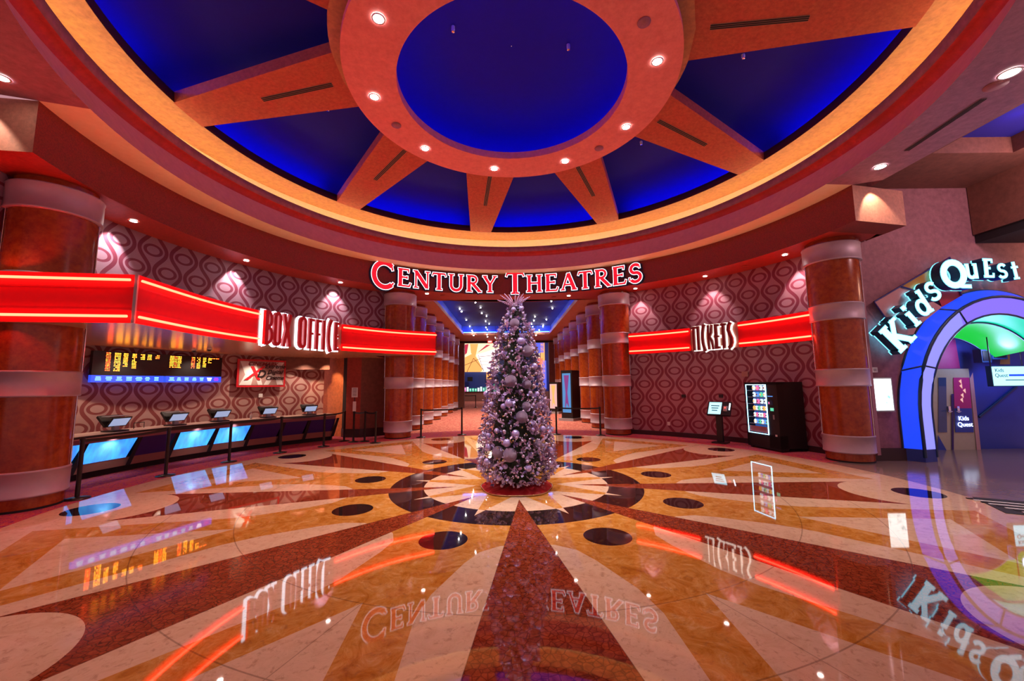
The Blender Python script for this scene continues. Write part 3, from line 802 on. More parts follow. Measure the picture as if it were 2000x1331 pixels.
# ------------------------------------------------------------------ left canopy
def catmull(pts, n=6):
    out = []
    for i in range(len(pts) - 1):
        p0, p1, p2, p3 = (Vector(pts[max(i - 1, 0)]), Vector(pts[i]), Vector(pts[i + 1]), Vector(pts[min(i + 2, len(pts) - 1)]))
        for k in range(n):
            s = k / n; out.append(.5 * ((2 * p1) + (p2 - p0) * s + (2 * p0 - 5 * p1 + 4 * p2 - p3) * s * s + (3 * p1 - p0 - 3 * p2 + p3) * s ** 3))
    out.append(Vector(pts[-1])); return out
straight = [Vector((-9.2, 5.78)), Vector((-5.95, 6.28))]
curve = catmull([(-5.95, 6.28), (-6.1, 7.9), (-5.97, 9.4), (-5.6, 10.6), (-4.98, 11.7), (-3.9, 12.95), (-2.62, 13.78)], 8)
t = thing('box_office_canopy', (-6, 8, 2.9), 'deep red neon canopy curving out over the ticket counter on the left', 'canopy')
Z0, Z1 = 2.86, 3.64
def wallstrip(mb, path, z0, z1, mat, off=0, zo=None):
    p = [Vector((q[0], q[1], 0)) for q in path]; nn = []
    for i in range(len(p)):
        d = (p[min(i + 1, len(p) - 1)] - p[max(i - 1, 0)]).normalized(); nn.append(Vector((d.y, -d.x, 0)))
    mb.grid([[a + b * off + Vector((0, 0, z)) for a, b in zip(p, nn)] for z in (z0, z1)], mat, True)
    return p, nn
back = [(-2.66, 13.95), (-3.6, 13.92), (-4.72, 13.95), (-4.78, 15.4), (-7.55, 15.8)] + [tuple(P(10.2, a).xy) for a in range(-45, -89, -4)] + [(-9.4, 6.9), (-9.2, 6.0)]
mb = MB()
poly = [tuple(v) for v in straight[:1]] + [tuple(v) for v in curve] + back
mb.face([(x, y, Z0) for x, y in poly], 'canopy_soffit'); mb.face([(x, y, Z1 - .03) for x, y in poly], 'canopy_soffit')
mb.build('soffit', t)
i0 = next(i for i, p in enumerate(curve) if p.y > 9.3); i1 = next(i for i, p in enumerate(curve) if p.y > 11.6)
segs = [straight, curve[:i0 + 1], curve[i1:]]
for s in segs:
    mb = MB(); wallstrip(mb, s, Z0, Z1, 'neon_panel')
    wallstrip(mb, s, Z0 + .20, Z0 + .215, 'dark_red_paint', .012); wallstrip(mb, s, Z1 - .215, Z1 - .20, 'dark_red_paint', .012)
    if s is not segs[-1]: mb.build('panel', t)
e = curve[-1]; mb.face([(e.x, e.y, Z0), (back[0][0], back[0][1], Z0), (back[0][0], back[0][1], Z1), (e.x, e.y, Z1)], 'neon_panel')
mb.build('panel', t)
mb = MB(); wallstrip(mb, curve[i0:i1 + 1], Z0, Z1, 'sign_backing', -.01); mb.build('sign_backing', t)
mb = MB(); mb.box((-5.95, 6.27, (Z0 + Z1) / 2), (.04, .04, Z1 - Z0), 'grey_plastic', .3); mb.build('corner_trim', t)
for s in segs:
    p = [Vector((q[0], q[1], 0)) for q in s]
    for z in (Z0 + .10, Z1 - .10):
        pth = []
        for i in range(len(p)):
            d = (p[min(i + 1, len(p) - 1)] - p[max(i - 1, 0)]).normalized(); pth.append(p[i] + Vector((d.y, -d.x, 0)) * .06 + Vector((0, 0, z)))
        if len(pth) == 2: pth = [pth[0], pth[1] - (pth[1] - pth[0]).normalized() * .06]
        else:
            pth[0] = pth[0].lerp(pth[1], .15)
        MB().tube(pth, .021, 'neon_red', 8).build('neon_tube', t)
# BOX OFFICE letters
ts = thing('box_office_sign', (-5.6, 11, 2.9), 'tall back-lit red BOX OFFICE lettering on the front of the left neon canopy', 'sign')
sp_ = curve[i0:i1 + 1]; cum = [0]
for a_, b_ in zip(sp_, sp_[1:]): cum.append(cum[-1] + (b_ - a_).length)
def on_path(s0, z0):
    def f(x, y, d):
        s = max(0, min(cum[-1] - 1e-6, s0 + x)); k = max(i for i in range(len(cum) - 1) if cum[i] <= s)
        tt = (s - cum[k]) / (cum[k + 1] - cum[k]); p = sp_[k].lerp(sp_[k + 1], tt); dd = (sp_[k + 1] - sp_[k]).normalized()
        return Vector((p.x + dd.y * d, p.y - dd.x * d, z0 + y))
    return f
word = 'BOX OFFICE'; tot = sum(DEC[c][1] for c in word); kx = (cum[-1] - .14) / tot; s0 = .06
for c in word:
    if c != ' ':
        letter_mesh(DEC[c][0], kx, .82, on_path(s0, 2.84), [(.03, .0, .02, 'back_white', 'back_white'), (.0, .07, .14, 'red_paint', 'red_paint')]).build('letter', ts)
    s0 += DEC[c][1] * kx

# ------------------------------------------------------------------ ticket counter
t = thing('ticket_counter', P(8.6, -72), 'long curved ticket counter with glowing blue and dark violet panels on the left', 'counter')
mb = MB(); A0, A1 = -92, -45
mb.grid([[P(q, A0 + (A1 - A0) * j / 48, z) for j in range(49)] for q, z in ((8.48, .84), (8.48, .90), (9.25, .90), (9.25, .84), (8.48, .84))], 'counter_stone', False)
mb.grid([[P(8.475, A0 + (A1 - A0) * j / 48, z) for j in range(49)] for z in (.86, .905)], 'black', False)
mb.build('worktop', t)
mb = MB(); mb.grid([[P(q, A0 + (A1 - A0) * j / 48, z) for j in range(49)] for q, z in ((8.52, .84), (8.56, .74), (8.62, .74))], 'counter_band', False); mb.build('upper_band', t)
mb = MB(); mb.grid([[P(q, A0 + (A1 - A0) * j / 48, z) for j in range(49)] for q, z in ((8.74, .32), (8.77, .14), (9.1, .14))], 'counter_low', False); mb.build('lower_band', t)
mb = MB(); mb.grid([[P(q, A0 + (A1 - A0) * j / 48, z) for j in range(49)] for q, z in ((8.9, .14), (8.9, 0))], 'black_matte', False)
mb.grid([[P(9.2, A0 + (A1 - A0) * j / 48, z) for j in range(49)] for z in (0, .84)], 'black_matte', False); mb.build('kick_plate', t)
panels = [(-92, -88, 1), (-87.2, -80.9, 1), (-80.2, -75.3, 0), (-74.6, -68.9, 1), (-68.3, -62.6, 1), (-62, -56.5, 0), (-55.8, -51.3, 0), (-50.6, -45.2, 0)]
for a0, a1, lit in panels:
    mb = MB(); rows = [[P(q, a0 + sh + (a1 - a0) * j / 8, z) for j in range(9)] for q, z, sh in ((8.60, .75, .5), (8.73, .32, -.3))]
    mb.grid(rows, 'lit_acrylic' if lit else 'violet_panel', True)
    o = mb.build('front_panel', t); o['label'] = 'glowing blue front panel' if lit else 'dark violet front panel'
    mb = MB(); a = a1 + .35
    mb.face([P(8.58, a + .2, .76), P(8.58, a + .8, .76), P(8.73, a + .05, .14), P(8.73, a - .6, .14)], 'black_matte'); mb.build('divider', t)
    if lit: lamp('SPOT', P(8.50, (a0 + a1) / 2, .80), 9, (.85, .95, 1), .09, target=P(8.64, (a0 + a1) / 2, .55), spot=120, blend=1)
mb = MB(); mb.face([P(8.5, A1, .9), P(9.25, A1, .9), P(9.25, A1, 0), P(8.8, A1, 0)], 'counter_band'); mb.face([P(8.5, A0, .9), P(9.25, A0, .9), P(9.25, A0, 0), P(8.8, A0, 0)], 'counter_band'); mb.build('end_panel', t)
LAB = ['nearest the camera', 'second from the left', 'middle one of the five', 'fourth from the left', 'farthest from the camera']
for k, (a, tilt) in enumerate(zip((-82.3, -73.9, -66.8, -58.1, -49.9), (0, 0, 0, 0, 0))):
    c = P(8.85, a, .905); t = thing('ticket_terminal', c, 'black till with customer screen on the ticket counter, ' + LAB[k], 'terminal')
    t.rotation_euler.z = -math.radians(a) + PI  # local -y away... local +y faces hall
    def part(mb, nm):
        o = mb.build(nm); o.parent = t; return o
    part(MB().box((0, 0, .012), (.34, .30, .024), 'black'), 'base')
    part(MB().box((0, 0, .10), (.10, .08, .18), 'grey_plastic'), 'stand')
    Mx = Matrix.Translation((0, .09, .205)) @ Matrix.Rotation(math.radians(-38), 4, 'X')
    part(MB().box((0, 0, 0), (.40, .02, .25), 'black', M=Mx), 'customer_screen_body')
    Mf = Matrix.Translation((0, .003, 0))
    part(MB().box((0, .012, 0), (.35, .004, .20), 'screen_grey', M=Mx), 'customer_screen')
    Mx = Matrix.Translation((0, -.12, .22)) @ Matrix.Rotation(math.radians(45), 4, 'X')
    part(MB().box((0, 0, 0), (.42, .05, .30), 'black', M=Mx), 'cashier_screen')
    part(MB().box((0, -.02, .325), (.40, .20, .015), 'grey_plastic'), 'top_cover')
# little frame + bottle on the counter
c = P(9.0, -78.5, .905); t = thing('wire_stand', c, 'small black wire frame between the first two terminals', 'stand')
MB().tube([c + Vector((-.0, -.12, 0)), c + Vector((0, -.12, .13)), c + Vector((0.02, .12, .13)), c + Vector((.02, .12, 0))], .008, 'black').build('wire', t)
c = P(8.8, -61.5, .905); t = thing('sanitizer_bottle', c, 'white pump bottle beside the fourth terminal on the ticket counter', 'bottle')
MB().lathe([(.03, 0), (.032, .12), (.012, .15), (.012, .17)], c, 12, mat='white_paint').build('bottle_body', t)
MB().lathe([(.014, .17), (.014, .2)], c, 8, mat='grey_plastic').build('pump', t)

# ------------------------------------------------------------------ screens and poster on the box-office wall
def wall_frame(R, a0, a1, z): p, q = P(R, a0, z), P(R, a1, z); return p, q, (q - p).normalized()
p, q, d = wall_frame(10.1, -80.6, -63.2, 2.35)
nrm = Vector((d.y, -d.x, 0))
t = thing('showtime_board', (p + q) / 2, 'wide black showtime board with orange LED text on the box office wall', 'screen')
L = (q - p).length
MM = frame((p + q) / 2 + nrm * .05, d)
mb = MB(); mb.box((0, .09, 0), (L, .58, .10), 'black', M=MM); mb.build('housing', t)
for h, (x0, x1) in enumerate(((-L / 2, -.03), (.03, L / 2))):
    w = x1 - x0
    mb = MB(); mb.box(((x0 + x1) / 2, -.28, 0), (w, .17, .10), 'strip_blue', M=MM)
    for k in range(7):
        xx = x0 + w * (.04 + .135 * k); mm = 'strip_cyan' if not (h and k > 4) else ('back_white' if k == 5 else 'strip_magenta')
        ww = w * random.uniform(.07, .11)
        for r_ in range(3): mb.box((xx + ww / 2, -.24 - .035 * r_, .053), (ww * random.uniform(.6, 1), .018, .004), mm, M=MM)
    mb.build('lower_strip', t)
    mb = MB(); colx = [(.17, 12, 0), (.28, 12, 1), (.40, 9, 1), (.52, 10, 1), (.64, 4, 1), (.74, 4, 1), (.86, 3, 2)] if not h else [(.05, 8, 1), (.11, 8, 0), (.18, 8, 1), (.42, 8, 0), (.52, 8, 1), (.63, 7, 1), (.73, 4, 1), (.80, 1, 2), (.88, 1, 2)]
    for fx, n, cc in colx:
        for r_ in range(n):
            y = .34 - r_ * (.46 / 12) * (1 if not h else 1.1); x = x0 + w * fx
            for ch in range(3 if fx not in (.28,) else 4):
                if random.random() < .08: continue
                mm = ('led_redtext', 'led_yellow', 'led_redtext')[cc] if random.random() < .7 else 'led_orange'
                mb.box((x + ch * .032 + random.uniform(-.004, .004), y, .052), (.022, .016, .003), mm, M=MM)
    mb.build('led_text', t)['kind'] = 'stuff'
p, q, d = wall_frame(10.12, -60.4, -51.9, 2.28); nrm = Vector((d.y, -d.x, 0)); MM = frame((p + q) / 2 + nrm * .05, d); L = (q - p).length
t = thing('cinema_poster', (p + q) / 2, 'red framed poster reading XD Extreme Digital Cinema on the box office wall', 'poster')
mb = MB(); mb.box((0, 0, 0), (L, .90, .04), 'red_paint', M=MM); mb.build('frame', t)
mb = MB(); mb.box((0, 0, .012), (L - .12, .78, .03), 'brown_board', M=MM)
w = L / 2 - .07; h = .38
def fl(pts, mat, zz): mb.face([MM @ Vector((x, y, zz)) for x, y in pts], mat)
fl([(-w, h), (-w + .25, h), (-.35, -.05), (-.5, -.1)], 'white_paint', .030); fl([(w, h), (w - .25, h), (.05, -h), (.2, -h)], 'white_paint', .030)
fl([(-w, -h), (-w + .35, -h), (-.2, .3), (-.35, .3)], 'white_paint', .031); fl([(-.38, .32), (-.22, .32), (.02, -h), (-.12, -h)], 'white_paint', .032)
fl([(w, -h), (w - .2, -h), (.35, .05), (.5, .1)], 'white_paint', .031)
mb.build('print', t)
text('CINEMARK', .17, MM @ Matrix.Translation((0, .30, .04)), 'dark_red_paint', t, shear=.3, sx=1.1, bold=.004)
text('X', .62, MM @ Matrix.Translation((-.30, -.02, .045)), 'red_paint', t, shear=.35, bold=.012)
text('D', .34, MM @ Matrix.Translation((-.06, -.03, .048)), 'black', t, shear=.3, bold=.008)
text('Extreme\nDigital\nCinema', .19, MM @ Matrix.Translation((.38, .04, .045)), 'black', t, shear=.35, bold=.004)
def wall_box(name, pos, size, mat, label, cat, rz=0, face=None):
    tt = thing(name, pos, label, cat); MB().box(pos, size, mat, rz).build('body', tt)
    if face: d2 = Vector((math.sin(-rz) * -1, math.cos(rz), 0)); MB().box(Vector(pos) - d2 * (size[1] / 2), (size[0] * .5, .01, size[2] * .5), face, rz).build('faceplate', tt)
    return tt
pp = P(10.12, -56.0, 1.55); wall_box('wall_switch', pp, (.12, .02, .12), 'white_paint', 'white switch plate under the red framed poster', 'switch', math.radians(56))
# camera dome under the canopy
for (u, v, lb) in ((379, 684, 'left'), (409, 682, 'right')):
    p = at_z(u, v, 2.84); tt = thing('dome_camera', p, 'small white dome camera under the canopy, the ' + lb + ' of the two', 'camera')
    MB().lathe([(.06, .02), (.06, -.02)], p, 16, mat='white_paint').build('housing', tt); MB().sphere(p + Vector((0, 0, -.02)), .045, 'black').build('dome', tt)

# ------------------------------------------------------------------ stanchions
sp0 = []
def stanchion(pos, label, to=None):
    t = thing('stanchion', pos, label, 'stanchion')
    if not sp0:
        for nm, mb in (('base', MB().lathe([(.001, .0), (.17, .0), (.17, .012), (.05, .035), (.03, .04)], n=28, mat='black')),
                       ('post', MB().lathe([(.032, .03), (.032, .96), (.04, .965), (.04, 1.0), (.001, 1.005)], n=16, mat='black'))):
            o = mb.build(nm); o.parent = t; sp0.append(o)
    else:
        for s in sp0: c = s.copy(); COL.objects.link(c); c.parent = t
    if to is not None:
        a, b = Vector(pos), Vector(to); rows = []
        for k in range(9):
            p = a.lerp(b, .02 + .96 * k / 8); rows.append(p)
        mb = MB(); mb.grid([[p + Vector((0, 0, .93 - 0.02 * math.sin(PI * k / 8))) for k, p in enumerate(rows)], [p + Vector((0, 0, .98 - 0.02 * math.sin(PI * k / 8))) for k, p in enumerate(rows)]], 'black', True)
        mb.build('belt', t)
    return t
SP = [at_z(150, 975, 0), at_z(323, 930, 0), at_z(447, 903, 0), at_z(547, 885, 0), at_z(632, 873, 0), at_z(672, 862, 0)]
SL = ['black stanchion nearest the camera beside the huge left column', 'black stanchion in front of the violet counter panel, second from the huge left column', 'black stanchion in front of the second pair of glowing counter panels', 'black stanchion in front of the fourth terminal', 'black stanchion before the far end of the ticket counter', 'black stanchion against the dark post at the counter end']
for i, p in enumerate(SP): stanchion(p, SL[i], SP[i + 1] if i < 5 else None)
Q = [at_z(690, 864, 0), at_z(712, 863, 0), at_z(733, 866, 0)]
for i, p in enumerate(Q): stanchion(p, ['black stanchion under the white notice holder', 'middle black stanchion left of the corridor column', 'black stanchion touching the left corridor column'][i], Q[i + 1] if i < 2 else None)
a, b = at_z(822, 855, 0), at_z(902, 850, 0); stanchion(a, 'black stanchion left in the corridor mouth, beside the left columns', b); stanchion(b, 'black stanchion in the corridor mouth just left of the tree')
a, b = at_z(1087, 849, 0), at_z(1173, 851, 0); stanchion(a, 'black stanchion in the corridor mouth just right of the tree', b); stanchion(b, 'black stanchion beside the right corridor column')
a, b = at_z(929, 797, 0), at_z(905, 797, 0); stanchion(a, 'far stanchion at the corridor end left of the tree', b); stanchion(b, 'farthest left stanchion at the corridor end')
a, b = at_z(1075, 803, 0), at_z(1087, 808, 0); stanchion(a, 'small far stanchion beside the standing posters', b)
# notice on stanchion
p = at_z(690, 864, 0); tt = thing('notice_holder', p + Vector((0, 0, 1.005)), 'white upright notice clipped on top of a stanchion near the counter end', 'sign')
MB().box(p + Vector((0, -.01, 1.62)), (.20, .012, .32), 'white_paint').build('notice', tt)
MB().box(p + Vector((0, 0, 1.16)), (.10, .03, .32), 'white_paint').build('leaflet_holder', tt)
MB().box(p + Vector((0, 0, 1.38)), (.02, .015, .2), 'black').build('stem', tt)
mb = MB()
for k in range(6): mb.box(p + Vector((0, -.019, 1.74 - k * .045)), (.13, .004, .014), 'black')
mb.build('print', tt)
# fix: tall post carrying the notice in one piece

# ------------------------------------------------------------------ kiosk
p = at_z(1408, 866, 0); t = thing('ticket_kiosk', p, 'black self service ticket kiosk with bright tilted screen on the right', 'kiosk')
rz = math.radians(-45); t.rotation_euler.z = rz
def lp(mb, nm):
    o = mb.build(nm); o.parent = t; return o
lp(MB().box((0, 0, .02), (.4, .4, .04), 'black'), 'base')
lp(MB().box((0, 0, .45), (.16, .14, .85), 'black'), 'pedestal')
Mx = Matrix.Translation((0, -.05, 1.03)) @ Matrix.Rotation(math.radians(-32), 4, 'X')
lp(MB().box((.03, 0, 0), (.66, .08, .46), 'black', M=Mx), 'screen_housing')
lp(MB().box((-.08, -.043, 0), (.36, .006, .40), 'screen_cyan', M=Mx), 'screen')
mb = MB()
for k in range(3):
    mb.box((-.08, -.048, .08 - k * .08), (.24 - .04 * k, .003, .03), 'navy', M=Mx)
lp(mb, 'screen_text')
lp(MB().box((.22, -.06, -.02), (.10, .05, .16), 'grey_plastic', M=Mx), 'card_reader')
lp(MB().box((.22, -.09, .0), (.04, .01, .04), 'sign_exit', M=Mx), 'card_light')
lp(MB().box((.33, -.05, .06), (.03, .02, .22), 'back_white', M=Mx), 'side_light')

# ------------------------------------------------------------------ vending machine
f0, f1 = Vector((6.78, 11.9, 0)), Vector((6.98, 10.76, 0)); dx = (f1 - f0).normalized(); nv = Vector((-dx.y, dx.x, 0)) * -1
nv = Vector((-abs(dx.y), -abs(dx.x), 0)).normalized()     # towards the hall
Wv, Hv, Dv = (f1 - f0).length, 1.83, .80
t = thing('vending_machine', (f0 + f1) / 2 - nv * Dv / 2, 'black vending machine with blue lit glass front full of snacks', 'vending machine')
# local frame: x along dx, y up, z toward hall
MM = Matrix((dx, Vector((0, 0, 1)), nv)).transposed().to_4x4(); MM.translation = f0
gx0, gx1, gy0, gy1 = .06, .80, .42, 1.76
mb = MB()
mb.box((Wv / 2, Hv / 2 + .04, -Dv / 2 - .12), (Wv, Hv - .08, Dv - .24), 'black_matte', M=MM)
mb.box((.03, Hv / 2 + .04, -.12), (.06, Hv - .08, .24), 'black_matte', M=MM)
mb.box(((gx1 + Wv) / 2, Hv / 2 + .04, -.12), (Wv - gx1, Hv - .08, .24), 'black_matte', M=MM)
mb.box((Wv / 2, .23, -.12), (Wv, .38, .24), 'black_matte', M=MM); mb.box((Wv / 2, 1.795, -.12), (Wv, .07, .24), 'black_matte', M=MM)
mb.build('cabinet', t)
mb = MB(); mb.box(((gx0 + gx1) / 2, (gy0 + gy1) / 2, -.235), (gx1 - gx0, gy1 - gy0, .01), 'vend_back', M=MM); mb.build('back_panel', t)
mb = MB()
for (x, y, w, h) in ((gx0 + .01, (gy0 + gy1) / 2, .014, gy1 - gy0), (gx1 - .01, (gy0 + gy1) / 2, .022, gy1 - gy0), ((gx0 + gx1) / 2, gy0, gx1 - gx0, .014), ((gx0 + gx1) / 2, gy1, gx1 - gx0, .012)):
    mb.box((x, y, .004), (w, h, .012), 'vend_glow', M=MM)
mb.build('led_frame', t)
mb = MB(); mb.box(((gx0 + gx1) / 2, .53, -.02), (gx1 - gx0 - .05, .16, .02), 'tray_mauve', M=MM); mb.build('delivery_flap', t)
for r_ in range(6):
    y = .68 + r_ * .185
    mb = MB(); mb.box(((gx0 + gx1) / 2, y - .01, -.12), (gx1 - gx0 - .06, .012, .2), 'grey_plastic', M=MM); mb.build('shelf', t)
mb = MB()
mb.box((.93, 1.45, .006), (.16, .02, .01), 'pack_blue', M=MM); mb.box((.95, 1.28, .006), (.10, .12, .01), 'navy', M=MM); mb.box((.88, 1.27, .01), (.04, .06, .01), 'pack_pink', M=MM)
mb.box((.96, 1.1, .006), (.10, .08, .01), 'pack_green', M=MM); mb.box((1.0, .9, .006), (.04, .12, .01), 'grey_plastic', M=MM); mb.box((1.04, .42, .006), (.06, .05, .01), 'white_paint', M=MM)
mb.build('payment_panel', t)
for fx in (.08, Wv - .08):
    for fz in (-.08, -Dv + .08):
        mb = MB(); mb.box((fx, .02, fz), (.07, .04, .07), 'black', M=MM); mb.build('foot', t)
for r_ in range(6):
    n = 4 if r_ >= 3 else 6
    for k in range(n):
        w = .5 / n * .75; h = .13 if n == 4 else .12; x = .24 + (k + .5) * (.52 / n); y = .68 + r_ * .185 + h / 2 + .002
        cc = [['pack_white', 'pack_blue', 'pack_green'], ['pack_white', 'pack_pink', 'pack_white'], ['pack_orange', 'pack_white', 'pack_green', 'pack_white'], ['pack_white', 'pack_pink', 'pack_white'], ['pack_white', 'pack_blue', 'pack_green'], ['pack_white', 'pack_pink', 'pack_white']][r_]
        mb = MB(); c1 = cc[k % len(cc)]
        rows = [[MM @ Vector((x + sx * w / 2 * pw, y + hh * h, -.05 + sz * .03 * pw2)) for sx, sz in ((-1, 0), (-.6, 1), (.6, 1), (1, 0), (.6, -1), (-.6, -1))] for hh, pw, pw2 in ((-.5, 1, .1), (-.35, .9, .9), (0, .95, 1.1), (.35, .9, .9), (.5, 1, .1))]
        mb.grid(rows, c1, True, True)
        c2 = random.choice(['red_paint', 'navy', 'pack_orange', 'black'])
        mb.box((x, y, -.012), (w * .45, h * .3, .004), c2, M=MM)
        tag(mb.build('snack_packet'), 'small bright snack packet standing on a shelf inside the vending machine', 'snack', 'snacks in the vending machine')

# small boxes on the right wall
for (u, v, w, h, mat, nm, lb, cat) in ((1335, 774, .12, .10, 'black', 'wall_sensor', 'small black box high on the wall left of the kiosk', 'socket'), (1408, 774, .12, .10, 'black', 'wall_sensor', 'small black box on the wall directly above the kiosk screen', 'socket'), (1455, 731, .18, .16, 'sign_backing', 'fire_alarm', 'red and white fire alarm strobe on the patterned wall above the vending machine', 'alarm'), (1306, 828, .08, .12, 'white_paint', 'wall_socket', 'pale wall socket low on the patterned wall near the corridor', 'socket')):
    D = ray(u, v); aa = D.x ** 2 + D.y ** 2; bb_ = -2 * (D.x * CX + D.y * CY); c_ = CX ** 2 + CY ** 2 - 8.38 ** 2
    tt = (-bb_ + math.sqrt(bb_ * bb_ - 4 * aa * c_)) / 2 / aa; p = Vector((0, 0, CAM_H)) + D * tt
    ang = math.atan2(p.x - CX, p.y - CY)
    wall_box(nm, p, (w, .04, h), mat, lb, cat, -ang, 'white_paint' if mat != 'white_paint' else 'grey_plastic')

# ------------------------------------------------------------------ standees in the corridor
for (u0, u1, v0, v1, y, c1, c2, lb) in ((1099, 1117, 724, 818, 20.6, 'poster_blue', 'poster_purple', 'tall blue and purple backlit film poster stand by the right columns'), (1074, 1089, 747, 800, 25.5, 'poster_pink', 'mural_orange', 'lower pink and orange film poster stand by the far right columns')):
    a, b = at_y(u0, v1, y), at_y(u1, v1, y - .3); h = CAM_H + (750.4 - v0) / fpx * y; h = at_y(u0, v0, y).z
    d = (Vector((b.x, b.y, 0)) - Vector((a.x, a.y, 0))); w = d.length; d.normalize(); zb = .12
    t = thing('poster_stand', ((a.x + b.x) / 2, (a.y + b.y) / 2, 0), lb, 'poster stand')
    MM = Matrix((d, Vector((0, 0, 1)), Vector((d.y, -d.x, 0)))).transposed().to_4x4(); MM.translation = (a.x, a.y, 0)
    mb = MB(); mb.box((w / 2, (h + zb) / 2, -.45), (w + .1, h - zb, .9), 'black', M=MM); mb.build('cabinet', t)
    mb = MB(); mb.box((w / 2, .06, -.4), (w + .3, .12, 1.1), 'grey_plastic', M=MM); mb.build('base', t)
    mb = MB(); mb.box((w / 2, h * .55, .008), (w * .9, h * .78, .01), c1, M=MM)
    mb.face([MM @ Vector((x * w, y_ * h, .02)) for x, y_ in ((.25, .9), (.8, .9), (.6, .55), (.75, .25), (.5, .35), (.3, .2), (.4, .55))], c2)
    mb.build('poster', t)

# ------------------------------------------------------------------ kids quest side
YW = 9.62; ECX, ECZ = 11.5, 1.0
def ell(a, b, th, y): return Vector((ECX + a * math.cos(math.radians(th)), y, ECZ + b * math.sin(math.radians(th))))
mb = MB(); ths = [180 - 6 * k for k in range(31)]
inner = [ell(2.38, 2.95, th, YW) for th in ths]; outer = []
for th in ths:
    c_, s_ = math.cos(math.radians(th)), math.sin(math.radians(th)); sc = 1e9
    if c_ < -1e-6: sc = min(sc, (8.2 - ECX) / c_)
    if c_ > 1e-6: sc = min(sc, (14.8 - ECX) / c_)
    if s_ > 1e-6: sc = min(sc, (6.62 - ECZ) / s_)
    outer.append(Vector((ECX + c_ * sc, YW, ECZ + s_ * sc)))
cn = [(8.2, 6.62), (14.8, 6.62)]
mb.grid([inner, outer], 'mauve_wall', False)
# corner pieces left by the radial strip
mb.face([(8.2, YW, 0), (9.12, YW, 0), (9.12, YW, ECZ), (8.2, YW, ECZ)], 'mauve_wall')
mb.face([(13.88, YW, 0), (14.8, YW, 0), (14.8, YW, ECZ), (13.88, YW, ECZ)], 'mauve_wall')
for sgn, X in ((1, 8.2), (-1, 14.8)):
    lst = [p for p in outer if abs(p.x - X) < 1e-4]; top = [p for p in outer if abs(p.z - 6.62) < 1e-4]
    if lst and top:
        pa = max(lst, key=lambda p: p.z); pb = min(top, key=lambda p: abs(p.x - X)); mb.face([pa, pb, Vector((X, YW, 6.62))], 'mauve_wall')
struct(mb, 'wall_kids_club')
mb = MB(); mb.box((8.68, YW - .03, .14), (.95, .05, .28), 'dark_base'); struct(mb, 'baseboard_kids_club')
# arch
t = thing('illuminated_arch', (ECX, 9.4, 0), 'huge glowing blue and lavender arch framing the club entrance at the right edge', 'arch')
def band(th0, th1, e0, e1, mat, name, n=24, low=True):
    mb = MB(); T = [th0 + (th1 - th0) * k / n for k in range(n + 1)]
    r0 = [ell(e0[0], e0[1], th, e0[2]) for th in T]; r1 = [ell(e1[0], e1[1], th, e1[2]) for th in T]
    if low and th0 >= 180: r0 = [Vector((ECX - e0[0], e0[2], .28))] + r0; r1 = [Vector((ECX - e1[0], e1[2], .28))] + r1
    mb.grid([r0, r1], mat, True); mb.build(name, t)
eO, eR, eI = (2.44, 3.0, 9.6), (2.22, 2.78, 9.33), (1.86, 2.38, 9.42)
SEG = [(180, 155), (155, 118), (118, 60), (60, 25), (25, 0)]
for k, (a0, a1) in enumerate(SEG):
    band(a0, a1 , eO, eR, 'arch_blue', 'outer_panel'); band(a0, a1, eR, eI, ('arch_lav', 'arch_lav', 'arch_violet', 'arch_violet', 'arch_lav')[k], 'front_panel')
def rib(e, a0, a1, r=.03, name='rib'):
    MB().tube([Vector((ECX - e[0], e[2], .1))] * (a0 >= 180) + [ell(e[0], e[1], a0 + (a1 - a0) * k / 30, e[2]) for k in range(31)], r, 'navy', 6).build(name, t)
rib(eR, 180, 0, .035); rib(eI, 180, 0, .025); rib(eO, 180, 0, .02)
for th in (155, 118, 60):
    MB().tube([ell(*eO[:2], th + 4, eO[2]), ell(*eR[:2], th, eR[2]), ell(*eI[:2], th - 3, eI[2])], .022, 'navy', 6).build('joint', t)
mb = MB(); mb.grid([[Vector((ECX - e[0], e[2], z)) for e in (eO, eR, eI, (1.86, 2.38, 9.75))] for z in (0, .28)], 'blue_wall', False); mb.build('plinth', t)
band(108, 30, eI, (1.80, 2.26, 9.85), 'arch_teal', 'teal_panel', low=False)
band(180, 108, eI, (1.80, 2.26, 9.85), 'arch_lav', 'inner_panel')
band(97, 45, (1.80, 2.22, 9.87), (1.62, 1.98, 10.7), 'arch_green', 'green_panel', low=False)
MB().tube([ell(1.8, 2.24, 112 - k * 5, 9.86) for k in range(22)], .022, 'navy', 6).build('rib', t)
MB().tube([ell(1.63, 1.99, 97 - k * 5, 10.7) for k in range(11)], .025, 'navy', 6).build('rib', t)
# back wall with doors
mb = MB()
mb.box((12.6, 11.1, 1.9), (5.0, .1, 3.9), 'blue_wall'); mb.box((9.9, 10.5, 1.9), (.1, 1.3, 3.9), 'blue_wall')
mb.face([(11.45, 11.03, 2.15), (12.2, 11.03, 2.15), (12.15, 11.03, 3.3), (11.5, 11.03, 3.0)], 'magenta_wall')
mb.face([(9.9, 9.7, 3.6), (15, 9.7, 3.6), (15, 11.1, 3.6), (9.9, 11.1, 3.6)], 'blue_wall')
p, q = at_y(1912, 815, 11.03), at_y(1985, 755, 11.03)
mb.tube([p, q], .03, 'navy', 6)
mb.face([at_y(1955, 688, 10.9), at_y(1972, 685, 10.9), at_y(1973, 712, 10.9), at_y(1953, 712, 10.9)], 'wing_orange')
struct(mb, 'wall_kids_club_back')
t = thing('double_door', (11.75, 10.98, 0), 'cream framed double glass door with pink posters behind the blue arch', 'door')
YD = 10.98
def px(pts, y): return [at_y(u, v, y) for u, v in pts]
